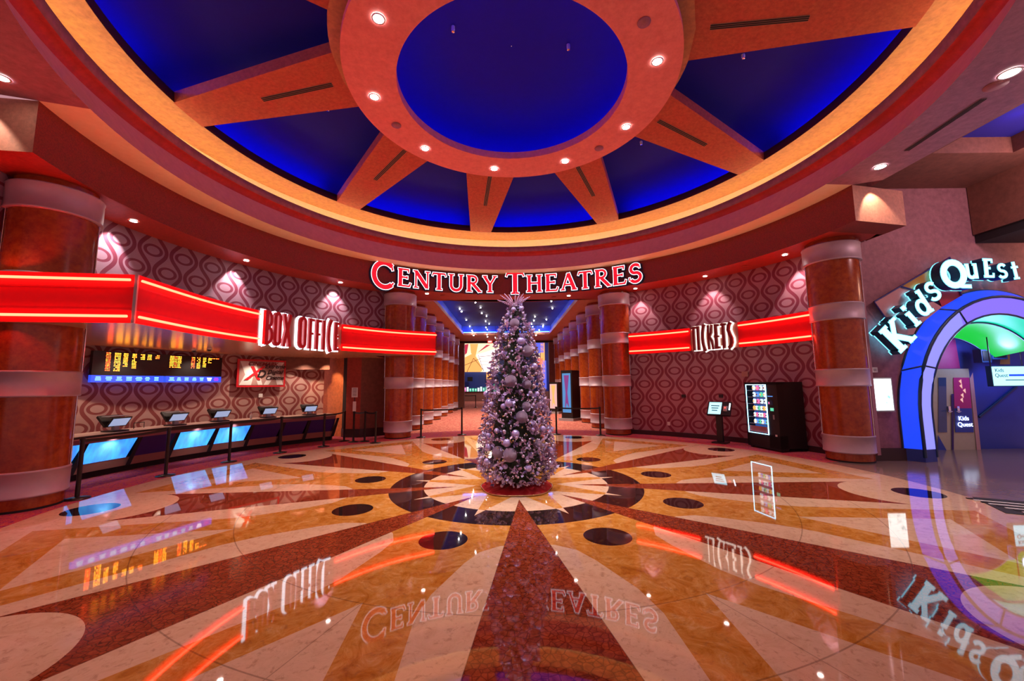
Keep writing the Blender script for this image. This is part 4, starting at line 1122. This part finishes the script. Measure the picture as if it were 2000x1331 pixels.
mb = MB(); mb.box((11.73, YD, 1.07), (1.22, .05, 2.14), 'door_cream'); mb.build('door_leaf', t)
mb = MB(); mb.face(px([(1833, 738), (1848, 738), (1850, 845), (1833, 845)], YD - .04), 'glass_tint'); mb.build('glass', t)
mb = MB(); mb.face(px([(1862, 738), (1893, 738), (1902, 845), (1866, 845)], YD - .04), 'magenta_wall'); mb.face(px([(1864, 798), (1898, 798), (1902, 845), (1866, 845)], YD - .045), 'blue_wall'); mb.build('glass', t)
mb = MB(); mb.face(px([(1894, 740), (1900, 728), (1916, 880), (1908, 880)], YD - .045), 'door_pink'); mb.face(px([(1858, 770), (1863, 770), (1863, 882), (1859, 882)], YD - .045), 'violet_panel')
mb.face(px([(1832, 850), (1850, 882), (1832, 884)], YD - .045), 'blue_wall')
for k in range(5):
    u, v = 1868 + random.random() * 20, 745 + k * 9; mb.face(px([(u, v), (u + 5, v - 4), (u + 6, v + 6)], YD - .05), 'poster_pink')
mb.build('decor', t)
for u in (1851, 1868):
    mb = MB(); mb.tube([at_y(u, 804, YD - .12), at_y(u + 9, 804, YD - .12)], .014, 'chrome'); mb.box(at_y(u + 2, 800, YD - .05), (.06, .06, .16), 'chrome'); mb.build('handle', t)
text("Kids\n Quest", .16, frame(at_y(1883, 824, YD - .06), (1, 0, 0)), 'back_white', t)
# hanging screen sign
p = at_y(1968, 735, 10.3); t = thing('hanging_sign', p, 'bright blue and white lightbox sign hanging under the green vault at the right edge', 'sign')
MB().box(p, (.94, .12, .52), 'navy').build('housing', t); MB().box(p + Vector((0, -.065, 0)), (.9, .01, .48), 'screen_cyan').build('screen', t)
text("Kids\n  Quest", .13, frame(p + Vector((-.28, -.075, .08)), (1, 0, 0)), 'navy', t)
mb = MB(); mb.box(p + Vector((.2, -.072, .02)), (.5, .004, .05), 'arch_blue'); mb.box(p + Vector((.1, -.072, -.1)), (.5, .004, .02), 'navy'); mb.build('print', t)
for dx_ in (-.4, .4): MB().tube([p + Vector((dx_, 0, .26)), p + Vector((dx_, 0, 1.0))], .012, 'black').build('rod', t)
for u, v, w in ((1918, 696, .25), (1943, 690, .4)):
    p = at_y(u, v, 10.7); tt = thing('speaker_box', p, ('narrow' if w < .3 else 'wide') + ' dark box mounted high under the green vault', 'box')
    MB().box(p, (w, .2, .34), 'navy').build('body', tt); MB().box(p + Vector((0, -.105, 0)), (w * .8, .01, .26), 'black').build('grille', tt)
# poster lightbox + strobe
p = at_y(1720, 771, YW - .06); t = thing('poster_lightbox', p, 'glaring white backlit poster case between the large column and the arch', 'poster')
MB().box(p, (.54, .07, .80), 'grey_plastic').build('case', t); MB().box(p + Vector((0, -.04, 0)), (.47, .01, .73), 'lightbox').build('poster', t)
wall_box('fire_strobe', at_y(1707, 723, YW - .03), (.13, .05, .12), 'white_paint', 'white square fire strobe above the glaring poster case', 'alarm', 0, 'grey_plastic')
# glass wings
t = thing('wing_panel', (9.6, 9.5, 2.6), 'angular dark framed coloured glass panel behind the white club letters', 'sign')
WY = 9.5
cor_ = [(1707, 590), (1855, 503), (1878, 578), (1790, 640), (1773, 684)]
def wing(pts, mat): mb = MB(); mb.face(px(pts, WY), mat); mb.face([q + Vector((0, .03, 0)) for q in px(pts, WY)], mat); mb.build('glass', t)
wing([(1707, 590), (1760, 560), (1785, 567), (1740, 625), (1732, 624)], 'wing_pink'); wing([(1760, 560), (1818, 526), (1822, 560), (1785, 567)], 'wing_orange')
wing([(1818, 526), (1855, 503), (1868, 545), (1822, 560)], 'wing_pink'); wing([(1822, 560), (1868, 545), (1878, 578), (1840, 600)], 'wing_red'); wing([(1740, 625), (1785, 567), (1840, 600), (1790, 640), (1773, 684)], 'wing_pink')
mb = MB()
for a, b in ((cor_[0], cor_[1]), (cor_[1], cor_[2]), (cor_[0], (1732, 625)), ((1732, 625), cor_[4]), ((1760, 560), (1785, 567)), ((1822, 560), (1818, 526))):
    mb.tube(px([a, b], WY - .02), .018, 'violet_panel', 6)
mb.build('frame', t)
# letters
t = thing('kids_quest_sign', (10.2, 9.3, 3.5), 'chunky three dimensional glowing white Kids Quest letters climbing over the arch', 'sign')
for c, u, v, h, rot, wk in (('K', 1751, 654, 62, 42, .9), ('i', 1776, 616, 52, 38, .9), ('d', 1797, 592, 54, 28, .9), ('s', 1819, 570, 56, 22, 1.0), ('Q', 1863, 535, 60, 6, 1.0), ('u', 1896, 530, 50, 2, .85), ('E', 1929, 524, 42, -2, .75), ('s', 1955, 530, 44, 0, .95), ('t', 1980, 528, 40, 6, .9)):
    cen = at_y(u + 2, v, 9.22); sy = h / 789 * 9.22 * .93; sx = sy * wk; st, adv = KID[c]
    ca, sa = math.cos(math.radians(rot)), math.sin(math.radians(rot)); hh = .33 if c in 'su' else .5
    def place(x, y, d, cen=cen, ca=ca, sa=sa, sx=sx, sy=sy, adv=adv, hh=hh):
        x -= adv * sx / 2; y -= hh * sy
        return Vector((cen.x + x * ca - y * sa - (.0), cen.y - d, cen.z + x * sa + y * ca))
    letter_mesh(st, sx, sy, place, [(.012, -.24, -.215, 'kids_glow', 'kids_glow'), (.01, -.21, 0, 'black', 'navy'), (.006, 0, .004, 'kids_glow', 'kids_glow'), (-.006, .004, .010, 'kids_face', 'kids_face')]).build('letter', t)

# ------------------------------------------------------------------ ceiling fixtures
WARM = (1, .80, .70); TX_, TY_ = .06, 7.5
def downlight(p, r, label, group=None, watts=0, spot=60, tgt=None, blend=.6, col=WARM):
    t = thing('downlight', p, label, 'ceiling light', group)
    MB().lathe([(r + .025, 0), (r + .02, -.012), (r, -.008)], p, 24, mat='white_paint').build('trim', t)
    MB().lathe([(r, -.006), (.001, -.006)], p, 24, mat='lamp_white', smooth=False).build('lens', t)
    if watts: lamp('SPOT', Vector(p) + Vector((0, 0, -.05)), watts, col, .06, target=tgt or (p[0], p[1], 0), spot=spot, blend=blend)
for a in (-170, -130.3, -91, -50.5, -10, 30, 69, 108.5):
    p = P(2.85, a, 7.79); lab = {-130.3: 'nearest on the left', -91: 'left side', -50.5: 'rear left', -10: 'rear centre', 30: 'rear right', 69: 'right rear', 108.5: 'right side', -170: 'unseen, added to brighten the tree'}[a]
    downlight(p, .085, 'round downlight in the pink ceiling ring, ' + lab, None, 400 if a != -170 else 650, 75 if a != -170 else 50, tgt=None if a != -170 else (TX_, TY_, 1.5), col=WARM if a != -170 else (.92, .86, 1))  # near unseen downlight is added and aimed to brighten the tree
for (u, v, lb) in ((1170, 290, 'right rear'), (774, 245, 'left rear'), (1258, 44, 'right front')):
    p = at_z(u, v, 7.79); t = thing('ceiling_speaker', p, 'round flush ceiling disc in the pink ring, ' + lb, 'speaker')
    MB().lathe([(.11, 0), (.105, -.012), (.001, -.014)], p, 24, mat='tray_mauve').build('grille', t)
for (u, v, r, w, tg, lb) in ((1719, 326, .09, 500, Vector((8.0, 8.7, 5.2)), 'in the flat ceiling above the lit corner block at right'), (1972, 143, .10, 300, None, 'at the far right edge of the flat ceiling'), (3, 152, .07, 500, Vector((-7.6, 5.5, 5.2)), 'at the left edge above the lit corner block')):
    p = at_z(u, v, 6.045); downlight(p, r, 'round downlight ' + lb, None, w if tg is None else 0, 70)
lamp('SPOT', (7.85, 8.12, 6.02), 55, (1, .72, .55), .03, target=(7.98, 8.75, 4.9), spot=80, blend=.3)
lamp('SPOT', (-7.6, 4.98, 6.02), 55, (1, .72, .55), .03, target=(-7.7, 5.6, 4.9), spot=80, blend=.3)
p = at_z(1945, 167, 6.045); t = thing('ceiling_speaker', p, 'round flush ceiling speaker on the purple ceiling at the right edge', 'speaker'); MB().lathe([(.13, 0), (.125, -.01), (.001, -.012)], p, 24, mat='tray_mauve').build('grille', t)
k = 0
for (u, v, w, lb) in ((261, 432, 230, 'over the left wallpaper nearest the huge column'), (481, 509, 230, 'over the left wallpaper above the middle of the canopy'), (665, 552, 230, 'over the left wallpaper above the box office lettering'), (834, 574, 0, 'above the left corridor columns'), (1111, 578, 0, 'above the corridor right of the tree'), (1241, 564, 160, 'over the right wallpaper next to the corridor column'), (1377, 540, 160, 'over the right wallpaper above the ticket lettering'), (1533, 498, 200, 'over the right wallpaper next to the large right column')):
    p = at_z(u, v, 5.245); downlight(p, .06, 'small soffit downlight ' + lb)
    if w:
        d = Vector((p.x - CX, p.y - CY, 0)).normalized()
        q = P(8.02, math.degrees(math.atan2(p.x - CX, p.y - CY)), 5.2)
        lamp('SPOT', q, w * .5, (1, .76, .74), .03, target=q + d * .28 + Vector((0, 0, -1.3)), spot=74, blend=.6)
for (u, v) in ((865, 577), (1082, 580), (1455, 521)):
    p = at_z(u, v, 5.245); t = thing('ceiling_speaker', p, 'flush round disc in the red soffit ' + {865: 'left of the tree top', 1082: 'right of the tree top', 1455: 'over the ticket wall'}[u], 'speaker'); MB().lathe([(.1, 0), (.095, -.01), (.001, -.012)], p, 20, mat='red_wall').build('grille', t)
# sprinklers
for (rr, aa, zz, lb) in ((4.65, -73.4, 8.6, 'left'), (4.5, -31, 8.6, 'rear left'), (4.55, 9.4, 8.6, 'rear centre'), (4.65, 51.6, 8.6, 'rear right'), (4.75, 92, 8.6, 'right'), (1.28, -116, 8.85, 'left in the centre circle'), (1.19, 95, 8.85, 'right in the centre circle')):
    # place on the sight line at the fitting height
    p = P(rr, aa, zz if rr < 2 else 8.22); top = 8.95 if rr < 2 else 8.28 + (7.1 - rr) * (8.95 - 8.28) / 4.1
    if rr > 2: p = P(rr * 1.02, aa * .985, top - .08)
    else: p = P(rr, aa, 8.78)
    t = thing('sprinkler', p, 'small ceiling sprinkler in the blue recess, ' + lb, 'sprinkler')
    MB().lathe([(.035, .10), (.035, .02), (.012, .0)], p, 12, mat='white_paint').build('body', t); MB().lathe([(.03, -.02), (.001, -.025)], p, 12, mat='chrome').build('deflector', t)
# linear vents on the beams
def vent(p, q, up, label, w=.05):
    t = thing('linear_vent', (p + q) / 2, label, 'air vent'); d = (q - p).normalized(); s = d.cross(Vector((0, 0, 1))).normalized(); n = Vector((0, 0, -.012))
    mb = MB(); mb.face([p - s * w * 1.3 + n * .5, q - s * w * 1.3 + n * .5, q + s * w * 1.3 + n * .5, p + s * w * 1.3 + n * .5], 'brown_board'); mb.build('frame', t)
    for o in (-1, 0, 1):
        mb = MB(); c = s * w * .8 * o; mb.face([p + c - s * .012 + n, q + c - s * .012 + n, q + c + s * .012 + n, p + c + s * .012 + n], 'dark_slot'); mb.build('slot', t)
vl = ['rear centre left', 'rear centre right', 'right rear', 'right front', 'out of frame', 'out of frame', 'left front', 'left side', 'rear left']
for b0 in (-10, 30, 70, 110, -90, -50):
    lab = {-10: 'just left of the centre line', 30: 'just right of the centre line', 70: 'running to the right rear', 110: 'at the upper right of the photo', -90: 'at the upper left of the photo', -50: 'running to the left rear'}[b0]
    vent(P(3.75, b0, cone_z(3.75)), P(5.2, b0, cone_z(5.2)), 1, 'dark slotted air vent in the red ceiling beam ' + lab, .05)
vent(at_z(1770, 294, 6.05), at_z(1922, 192, 6.05), 1, 'long slotted air vent in the purple flat ceiling at the right', .04)

# EXIT sign
p = at_y(957, 668, 31.8); t = thing('exit_sign', p, 'small red EXIT sign hanging at the end of the corridor', 'sign')
MB().box(p, (.34, .06, .28), 'sign_exit').build('housing', t); text('EXIT', .13, frame(p + Vector((0, -.035, 0)), (1, 0, 0)), 'back_white', t)
MB().box(p + Vector((0, 0, .2)), (.02, .02, .14), 'black').build('stem', t)

# ------------------------------------------------------------------ christmas tree
TX, TY = .06, 7.5
t = thing('christmas_tree', (TX, TY, 0), 'tall slim christmas tree loaded with lilac and silver ornaments in the middle of the floor', 'christmas tree')
def trad(z):
    pts = [(.12, .50), (.35, .66), (.9, .64), (1.4, .55), (2.33, .40), (2.9, .27), (3.2, .14), (3.4, .04)]
    for (a, b), (c, d) in zip(pts, pts[1:]):
        if a <= z <= c: return b + (d - b) * (z - a) / (c - a)
    return .03 if z > 3.4 else .5
mb = MB(); mb.tube([(TX, TY, .02), (TX, TY, 3.3)], .05, 'wood_trunk', 8, r1=.015); mb.build('trunk', t)
rnd = random.Random(3)
def rz_sample():
    while True:
        z = .14 + rnd.random() * 3.2
        if rnd.random() < (trad(z) + .05) / .72: return z
mb = MB()
rows = [[(TX + max(.01, trad(z) - .2) * math.cos(q * PI / 10), TY + max(.01, trad(z) - .2) * math.sin(q * PI / 10), z) for q in range(20)] for z in [.16, .4, .9, 1.4, 1.9, 2.4, 2.9, 3.2, 3.38]]
mb.grid(rows, 'tree_green', True, True)
for k in range(3600):
    z = rz_sample(); a = rnd.random() * 2 * PI; R = trad(z) * (.66 + .38 * rnd.random()); d = Vector((math.cos(a), math.sin(a), rnd.uniform(-.35, .25))).normalized()
    base = Vector((TX + math.cos(a) * (R - .08), TY + math.sin(a) * (R - .08), z)); tip = base + d * rnd.uniform(.08, .16)
    s = d.cross(Vector((0, 0, 1))).normalized(); u = d.cross(s)
    for j in range(7):
        f = j / 7; c = base.lerp(tip, f); ang = rnd.random() * 2 * PI; w = (s * math.cos(ang) + u * math.sin(ang)) * .045 + d * .03
        pd = w.cross(d).normalized() * .004; mb.face([c - pd, c + pd, c + w], 'tree_green')
o = mb.build('foliage', t); o['kind'] = 'stuff'
mb = MB()
for k in range(1050):      # flocked leaf sprays
    z = rz_sample(); a = rnd.random() * 2 * PI; R = trad(z) * (.86 + .2 * rnd.random()); c = Vector((TX + math.cos(a) * R, TY + math.sin(a) * R, z)); out = Vector((math.cos(a), math.sin(a), .1))
    mat = rnd.choice(['lilac_leaf', 'lilac_leaf', 'lilac_pink', 'lilac_deep'])
    for j in range(5):
        dr = (out * .6 + Vector((rnd.uniform(-1, 1), rnd.uniform(-1, 1), rnd.uniform(-1, 1)))).normalized(); L = rnd.uniform(.04, .10)
        w = dr.cross(Vector((rnd.random(), rnd.random(), rnd.random()))).normalized() * L * .30
        mb.face([c, c + dr * L * .5 + w, c + dr * L, c + dr * L * .5 - w], mat)
o = mb.build('leaf_sprays', t); o['kind'] = 'stuff'; o['label'] = 'pale lilac leaf sprays'
mb = MB()
for k in range(520):      # berries
    z = rz_sample(); a = rnd.random() * 2 * PI; R = trad(z) * (1.02 + .06 * rnd.random()); c = Vector((TX + math.cos(a) * R, TY + math.sin(a) * R, z))
    for j in range(3): mb.sphere(c + Vector((rnd.uniform(-1, 1), rnd.uniform(-1, 1), rnd.uniform(-1, 1))) * .022, rnd.uniform(.009, .017), 'bauble_pearl' if rnd.random() < .8 else 'gold', 6)
o = mb.build('berries', t); o['kind'] = 'stuff'
for k in range(14):       # top sprays
    a = rnd.random() * 2 * PI; sp2 = rnd.uniform(.1, .30); b = Vector((TX, TY, 3.28)); e_ = b + Vector((math.cos(a) * sp2, math.sin(a) * sp2, rnd.uniform(.16, .30)))
    if k < 4: e_ = b + Vector(((-.33, -.28, .29, .02)[k], -.05, (.14, .24, .20, .30)[k]))
    mb = MB(); mid = b.lerp(e_, .5) + Vector((0, 0, .03)); mb.tube([b, mid, e_], .012, 'lilac_pink', 5, r1=.005)
    for j in range(8): c = b.lerp(e_, .3 + j * .09); mb.sphere(c, .012, 'lilac_pink', 6)
    mb.build('glitter_spray', t)
for k in range(16):       # ribbons
    z0 = .3 + k * .17; a = rnd.random() * 2 * PI; path = []
    for j in range(9): z = z0 + j * .02 * (1 if k % 2 else -1); R = trad(max(.15, z)) * 1.05 + .025 * math.sin(j * 1.4); path.append(Vector((TX + math.cos(a + j * .06) * R, TY + math.sin(a + j * .06) * R, z)))
    mb = MB(); mb.grid([path, [q + Vector((0, 0, .035)) for q in path]], 'lilac_leaf', True); mb.build('ribbon', t)
# skirt
t2 = thing('tree_skirt', (TX, TY, 0), 'crumpled red tree skirt with gold edge spread on the marble under the tree', 'tree skirt')
mb = MB(); n = 72
rr_ = [[((.05 + .59 * q) * (1 + .035 * math.sin(5 * th) * q)) for th in [2 * PI * j / n for j in range(n)]] for q in (0, .5, .9, 1)]
rows = [[(TX + R * math.cos(2 * PI * j / n), TY + R * math.sin(2 * PI * j / n), .004 + (.10, .07, .045, .0)[i] + .02 * math.sin(j * 1.3 + i) * (i in (1, 2))) for j, R in enumerate(r)] for i, r in enumerate(rr_)]
mb.grid(rows, 'tree_red', True, True); mb.build('cloth', t2)
MB().tube([Vector(p) + Vector((0, 0, .012)) for p in rows[-1]] + [Vector(rows[-1][0]) + Vector((0, 0, .012))], .010, 'gold', 6, False).build('trim', t2)
# ornaments (hang on the tree)
def on_tree(u, v, extra=.03):
    D = ray(u, v); y = TY - .6
    for _ in range(30):
        p = at_y(u, v, y); R = trad(p.z) + extra; dx_ = p.x - TX
        y = TY - math.sqrt(max(0.0004, R * R - dx_ * dx_)) * .95
    return at_y(u, v, y)
def hang(name, proto, p, s, label, group, z_rot=0):
    o = proto.copy(); COL.objects.link(o); o.location = p; o.scale = (s, s, s); o.rotation_euler = (rnd.uniform(-.3, .3), rnd.uniform(-.3, .3), rnd.random() * 6)
    tag(o, label, 'ornament', group); return o
GL = [(1005, 632, 10), (1030, 686, 11.5), (998, 745, 12), (973, 884, 12), (996, 889, 14), (1019, 815, 12), (1029, 751, 9), (1028, 794, 9), (1050, 868, 9)]
GN = ['uppermost, near the tree top', 'large one at the upper right of the tree', 'left of centre, mid height', 'left of the touching low pair', 'right of the touching low pair', 'dark one right of centre below the middle', 'mid height right of the trunk line', 'right of centre just above the dark one', 'low on the right side']
gp = MB().sphere((0, 0, 0), 1, 'glitter', 20).build('glitter_ball'); first = True
for (u, v, r), nm in zip(GL, GN):
    p = on_tree(u, v, .02); s = r / fpx * p.y
    if first: gp.location = p; gp.scale = (s, s, s); tag(gp, 'large glittery lilac ball on the tree, ' + nm, 'ornament'); first = False
    else: hang('glitter_ball', gp, p, s, 'large glittery lilac ball on the tree, ' + nm, None); 
ML = [(1018, 667, 8), (989, 656, 4.5), (1013, 680, 4), (1044, 716, 6.5), (1003, 726, 4), (951, 770, 7), (983, 794, 5.5), (960, 790, 5), (994, 788, 8.5), (1049, 770, 5), (1007, 848, 8), (955, 874, 7.5), (990, 866, 8), (952, 902, 7), (975, 933, 6.5), (1032, 915, 7), (1050, 945 - 20, 4), (1023, 820, 5), (1053, 884, 4), (1060, 838, 6), (1075, 880, 6), (970, 842, 5), (954, 851, 5), (1040, 840, 5), (987, 912, 5), (1003, 605, 5), (992, 615, 4), (1018, 603, 5), (983, 690, 5), (1035, 768, 4)]
mp_ = MB().sphere((0, 0, 0), 1, 'bauble_lilac', 18)
mp_.lathe([(.18, .96), (.18, 1.12), (.001, 1.14)], n=10, mat='gold'); mp_ = mp_.build('bauble'); first = True
for u, v, r in ML:
    p = on_tree(u, v, .03); s = r / fpx * p.y; lb = 'smooth lilac bauble hanging among the leaves on the tree'
    if first: mp_.location = p; mp_.scale = (s, s, s); tag(mp_, lb, 'ornament', 'lilac baubles on the tree'); first = False
    else: hang('bauble', mp_, p, s, lb, 'lilac baubles on the tree')
sp_o = MB().sphere((0, 0, 0), 1, 'bauble_pearl', 12).build('small_bauble'); first = True
for k in range(200):
    z = rz_sample(); a = PI + rnd.random() * PI * 1.0 if k < 170 else rnd.random() * 2 * PI; R = trad(z) * 1.0 + .03; p = Vector((TX + math.cos(a) * R, TY + math.sin(a) * R, z)); s = rnd.uniform(.014, .030)
    lb = 'small pearl pink bauble tucked into the tree'
    if first: sp_o.location = p; sp_o.scale = (s, s, s); tag(sp_o, lb, 'ornament', 'small baubles on the tree'); first = False
    else: hang('small_bauble', sp_o, p, s, lb, 'small baubles on the tree')

# ------------------------------------------------------------------ further lamps, mostly unseen ones added to brighten dark areas
for y in (16.6, 19, 21.5, 24, 26.5): lamp('SPOT', cor(0, y, 5.80), 520, (1, .78, .62), .06, target=cor(0, y, 0), spot=128, blend=.6)  # unseen corridor spots, added to brighten columns and carpet
lamp('POINT', (-2, 42, 5.5), 350, (1, .85, .75), .5); lamp('POINT', (4, 40, 5.5), 250, (.8, .7, 1), .5)
for a in (-88, -78, -68, -58, -49):
    lamp('SPOT', P(9.55, a, 2.82), 70, (1, .75, .58), .04, target=P(9.9, a, 0), spot=105, blend=.8)
lamp('SPOT', (-6.6, 14.4, 2.8), 60, (1, .6, .35), .05, target=(-6.9, 15.4, .8), spot=70, blend=.4)
lamp('POINT', (12.5, 10.2, 2.6), 40, (.4, .4, 1), .2)  # unseen, added to bring out the blue club interior
lamp('POINT', (10.6, 6.6, 5.9), 130, (1, .62, .66), .3)  # unseen, added to lift the dark club wall
lamp('POINT', (13.6, 8.6, 4.9), 40, (1, .5, .3), .2)

# ------------------------------------------------------------------ sub-parts under the part that carries them
SUB = {'downlight': {'lens': 'trim'}, 'ticket_terminal': {'customer_screen': 'customer_screen_body'}, 'ticket_kiosk': {'screen': 'screen_housing', 'screen_text': 'screen_housing', 'card_reader': 'screen_housing', 'card_light': 'screen_housing', 'side_light': 'screen_housing'},
       'double_door': {'glass': 'door_leaf', 'handle': 'door_leaf', 'decor': 'door_leaf'}, 'hanging_sign': {'screen': 'housing', 'print': 'housing', 'lettering': 'housing'},
       'showtime_board': {'led_text': 'housing', 'lower_strip': 'housing'}, 'cinema_poster': {'lettering': 'print'}, 'vending_machine': {'delivery_flap': 'cabinet', 'payment_panel': 'cabinet', 'foot': 'cabinet', 'led_frame': 'cabinet'},
       'poster_stand': {'poster': 'cabinet'}, 'speaker_box': {'grille': 'body'}, 'poster_lightbox': {'poster': 'case'}, 'fire_alarm': {'faceplate': 'body'}, 'fire_strobe': {'faceplate': 'body'}, 'wall_sensor': {'faceplate': 'body'}, 'wall_socket': {'faceplate': 'body'}, 'exit_sign': {'lettering': 'housing'}, 'sanitizer_bottle': {'pump': 'bottle_body'}, 'sprinkler': {'deflector': 'body'}, 'dome_camera': {'dome': 'housing'}, 'linear_vent': {'slot': 'frame'}, 'notice_holder': {'print': 'notice'}}
base = lambda n: n.rsplit('.', 1)[0] if n[-3:].isdigit() and '.' in n else n
for o in list(bpy.data.objects):
    if o.type == 'EMPTY' and base(o.name) in SUB:
        m_ = SUB[base(o.name)]; kids = list(o.children)
        for c in kids:
            tgt = m_.get(base(c.name))
            if tgt:
                par = next((k for k in kids if base(k.name) == tgt), None)
                if par:
                    loc = c.location - par.location if base(c.name) != 'x' else c.location
                    c.parent = par; c.location = loc
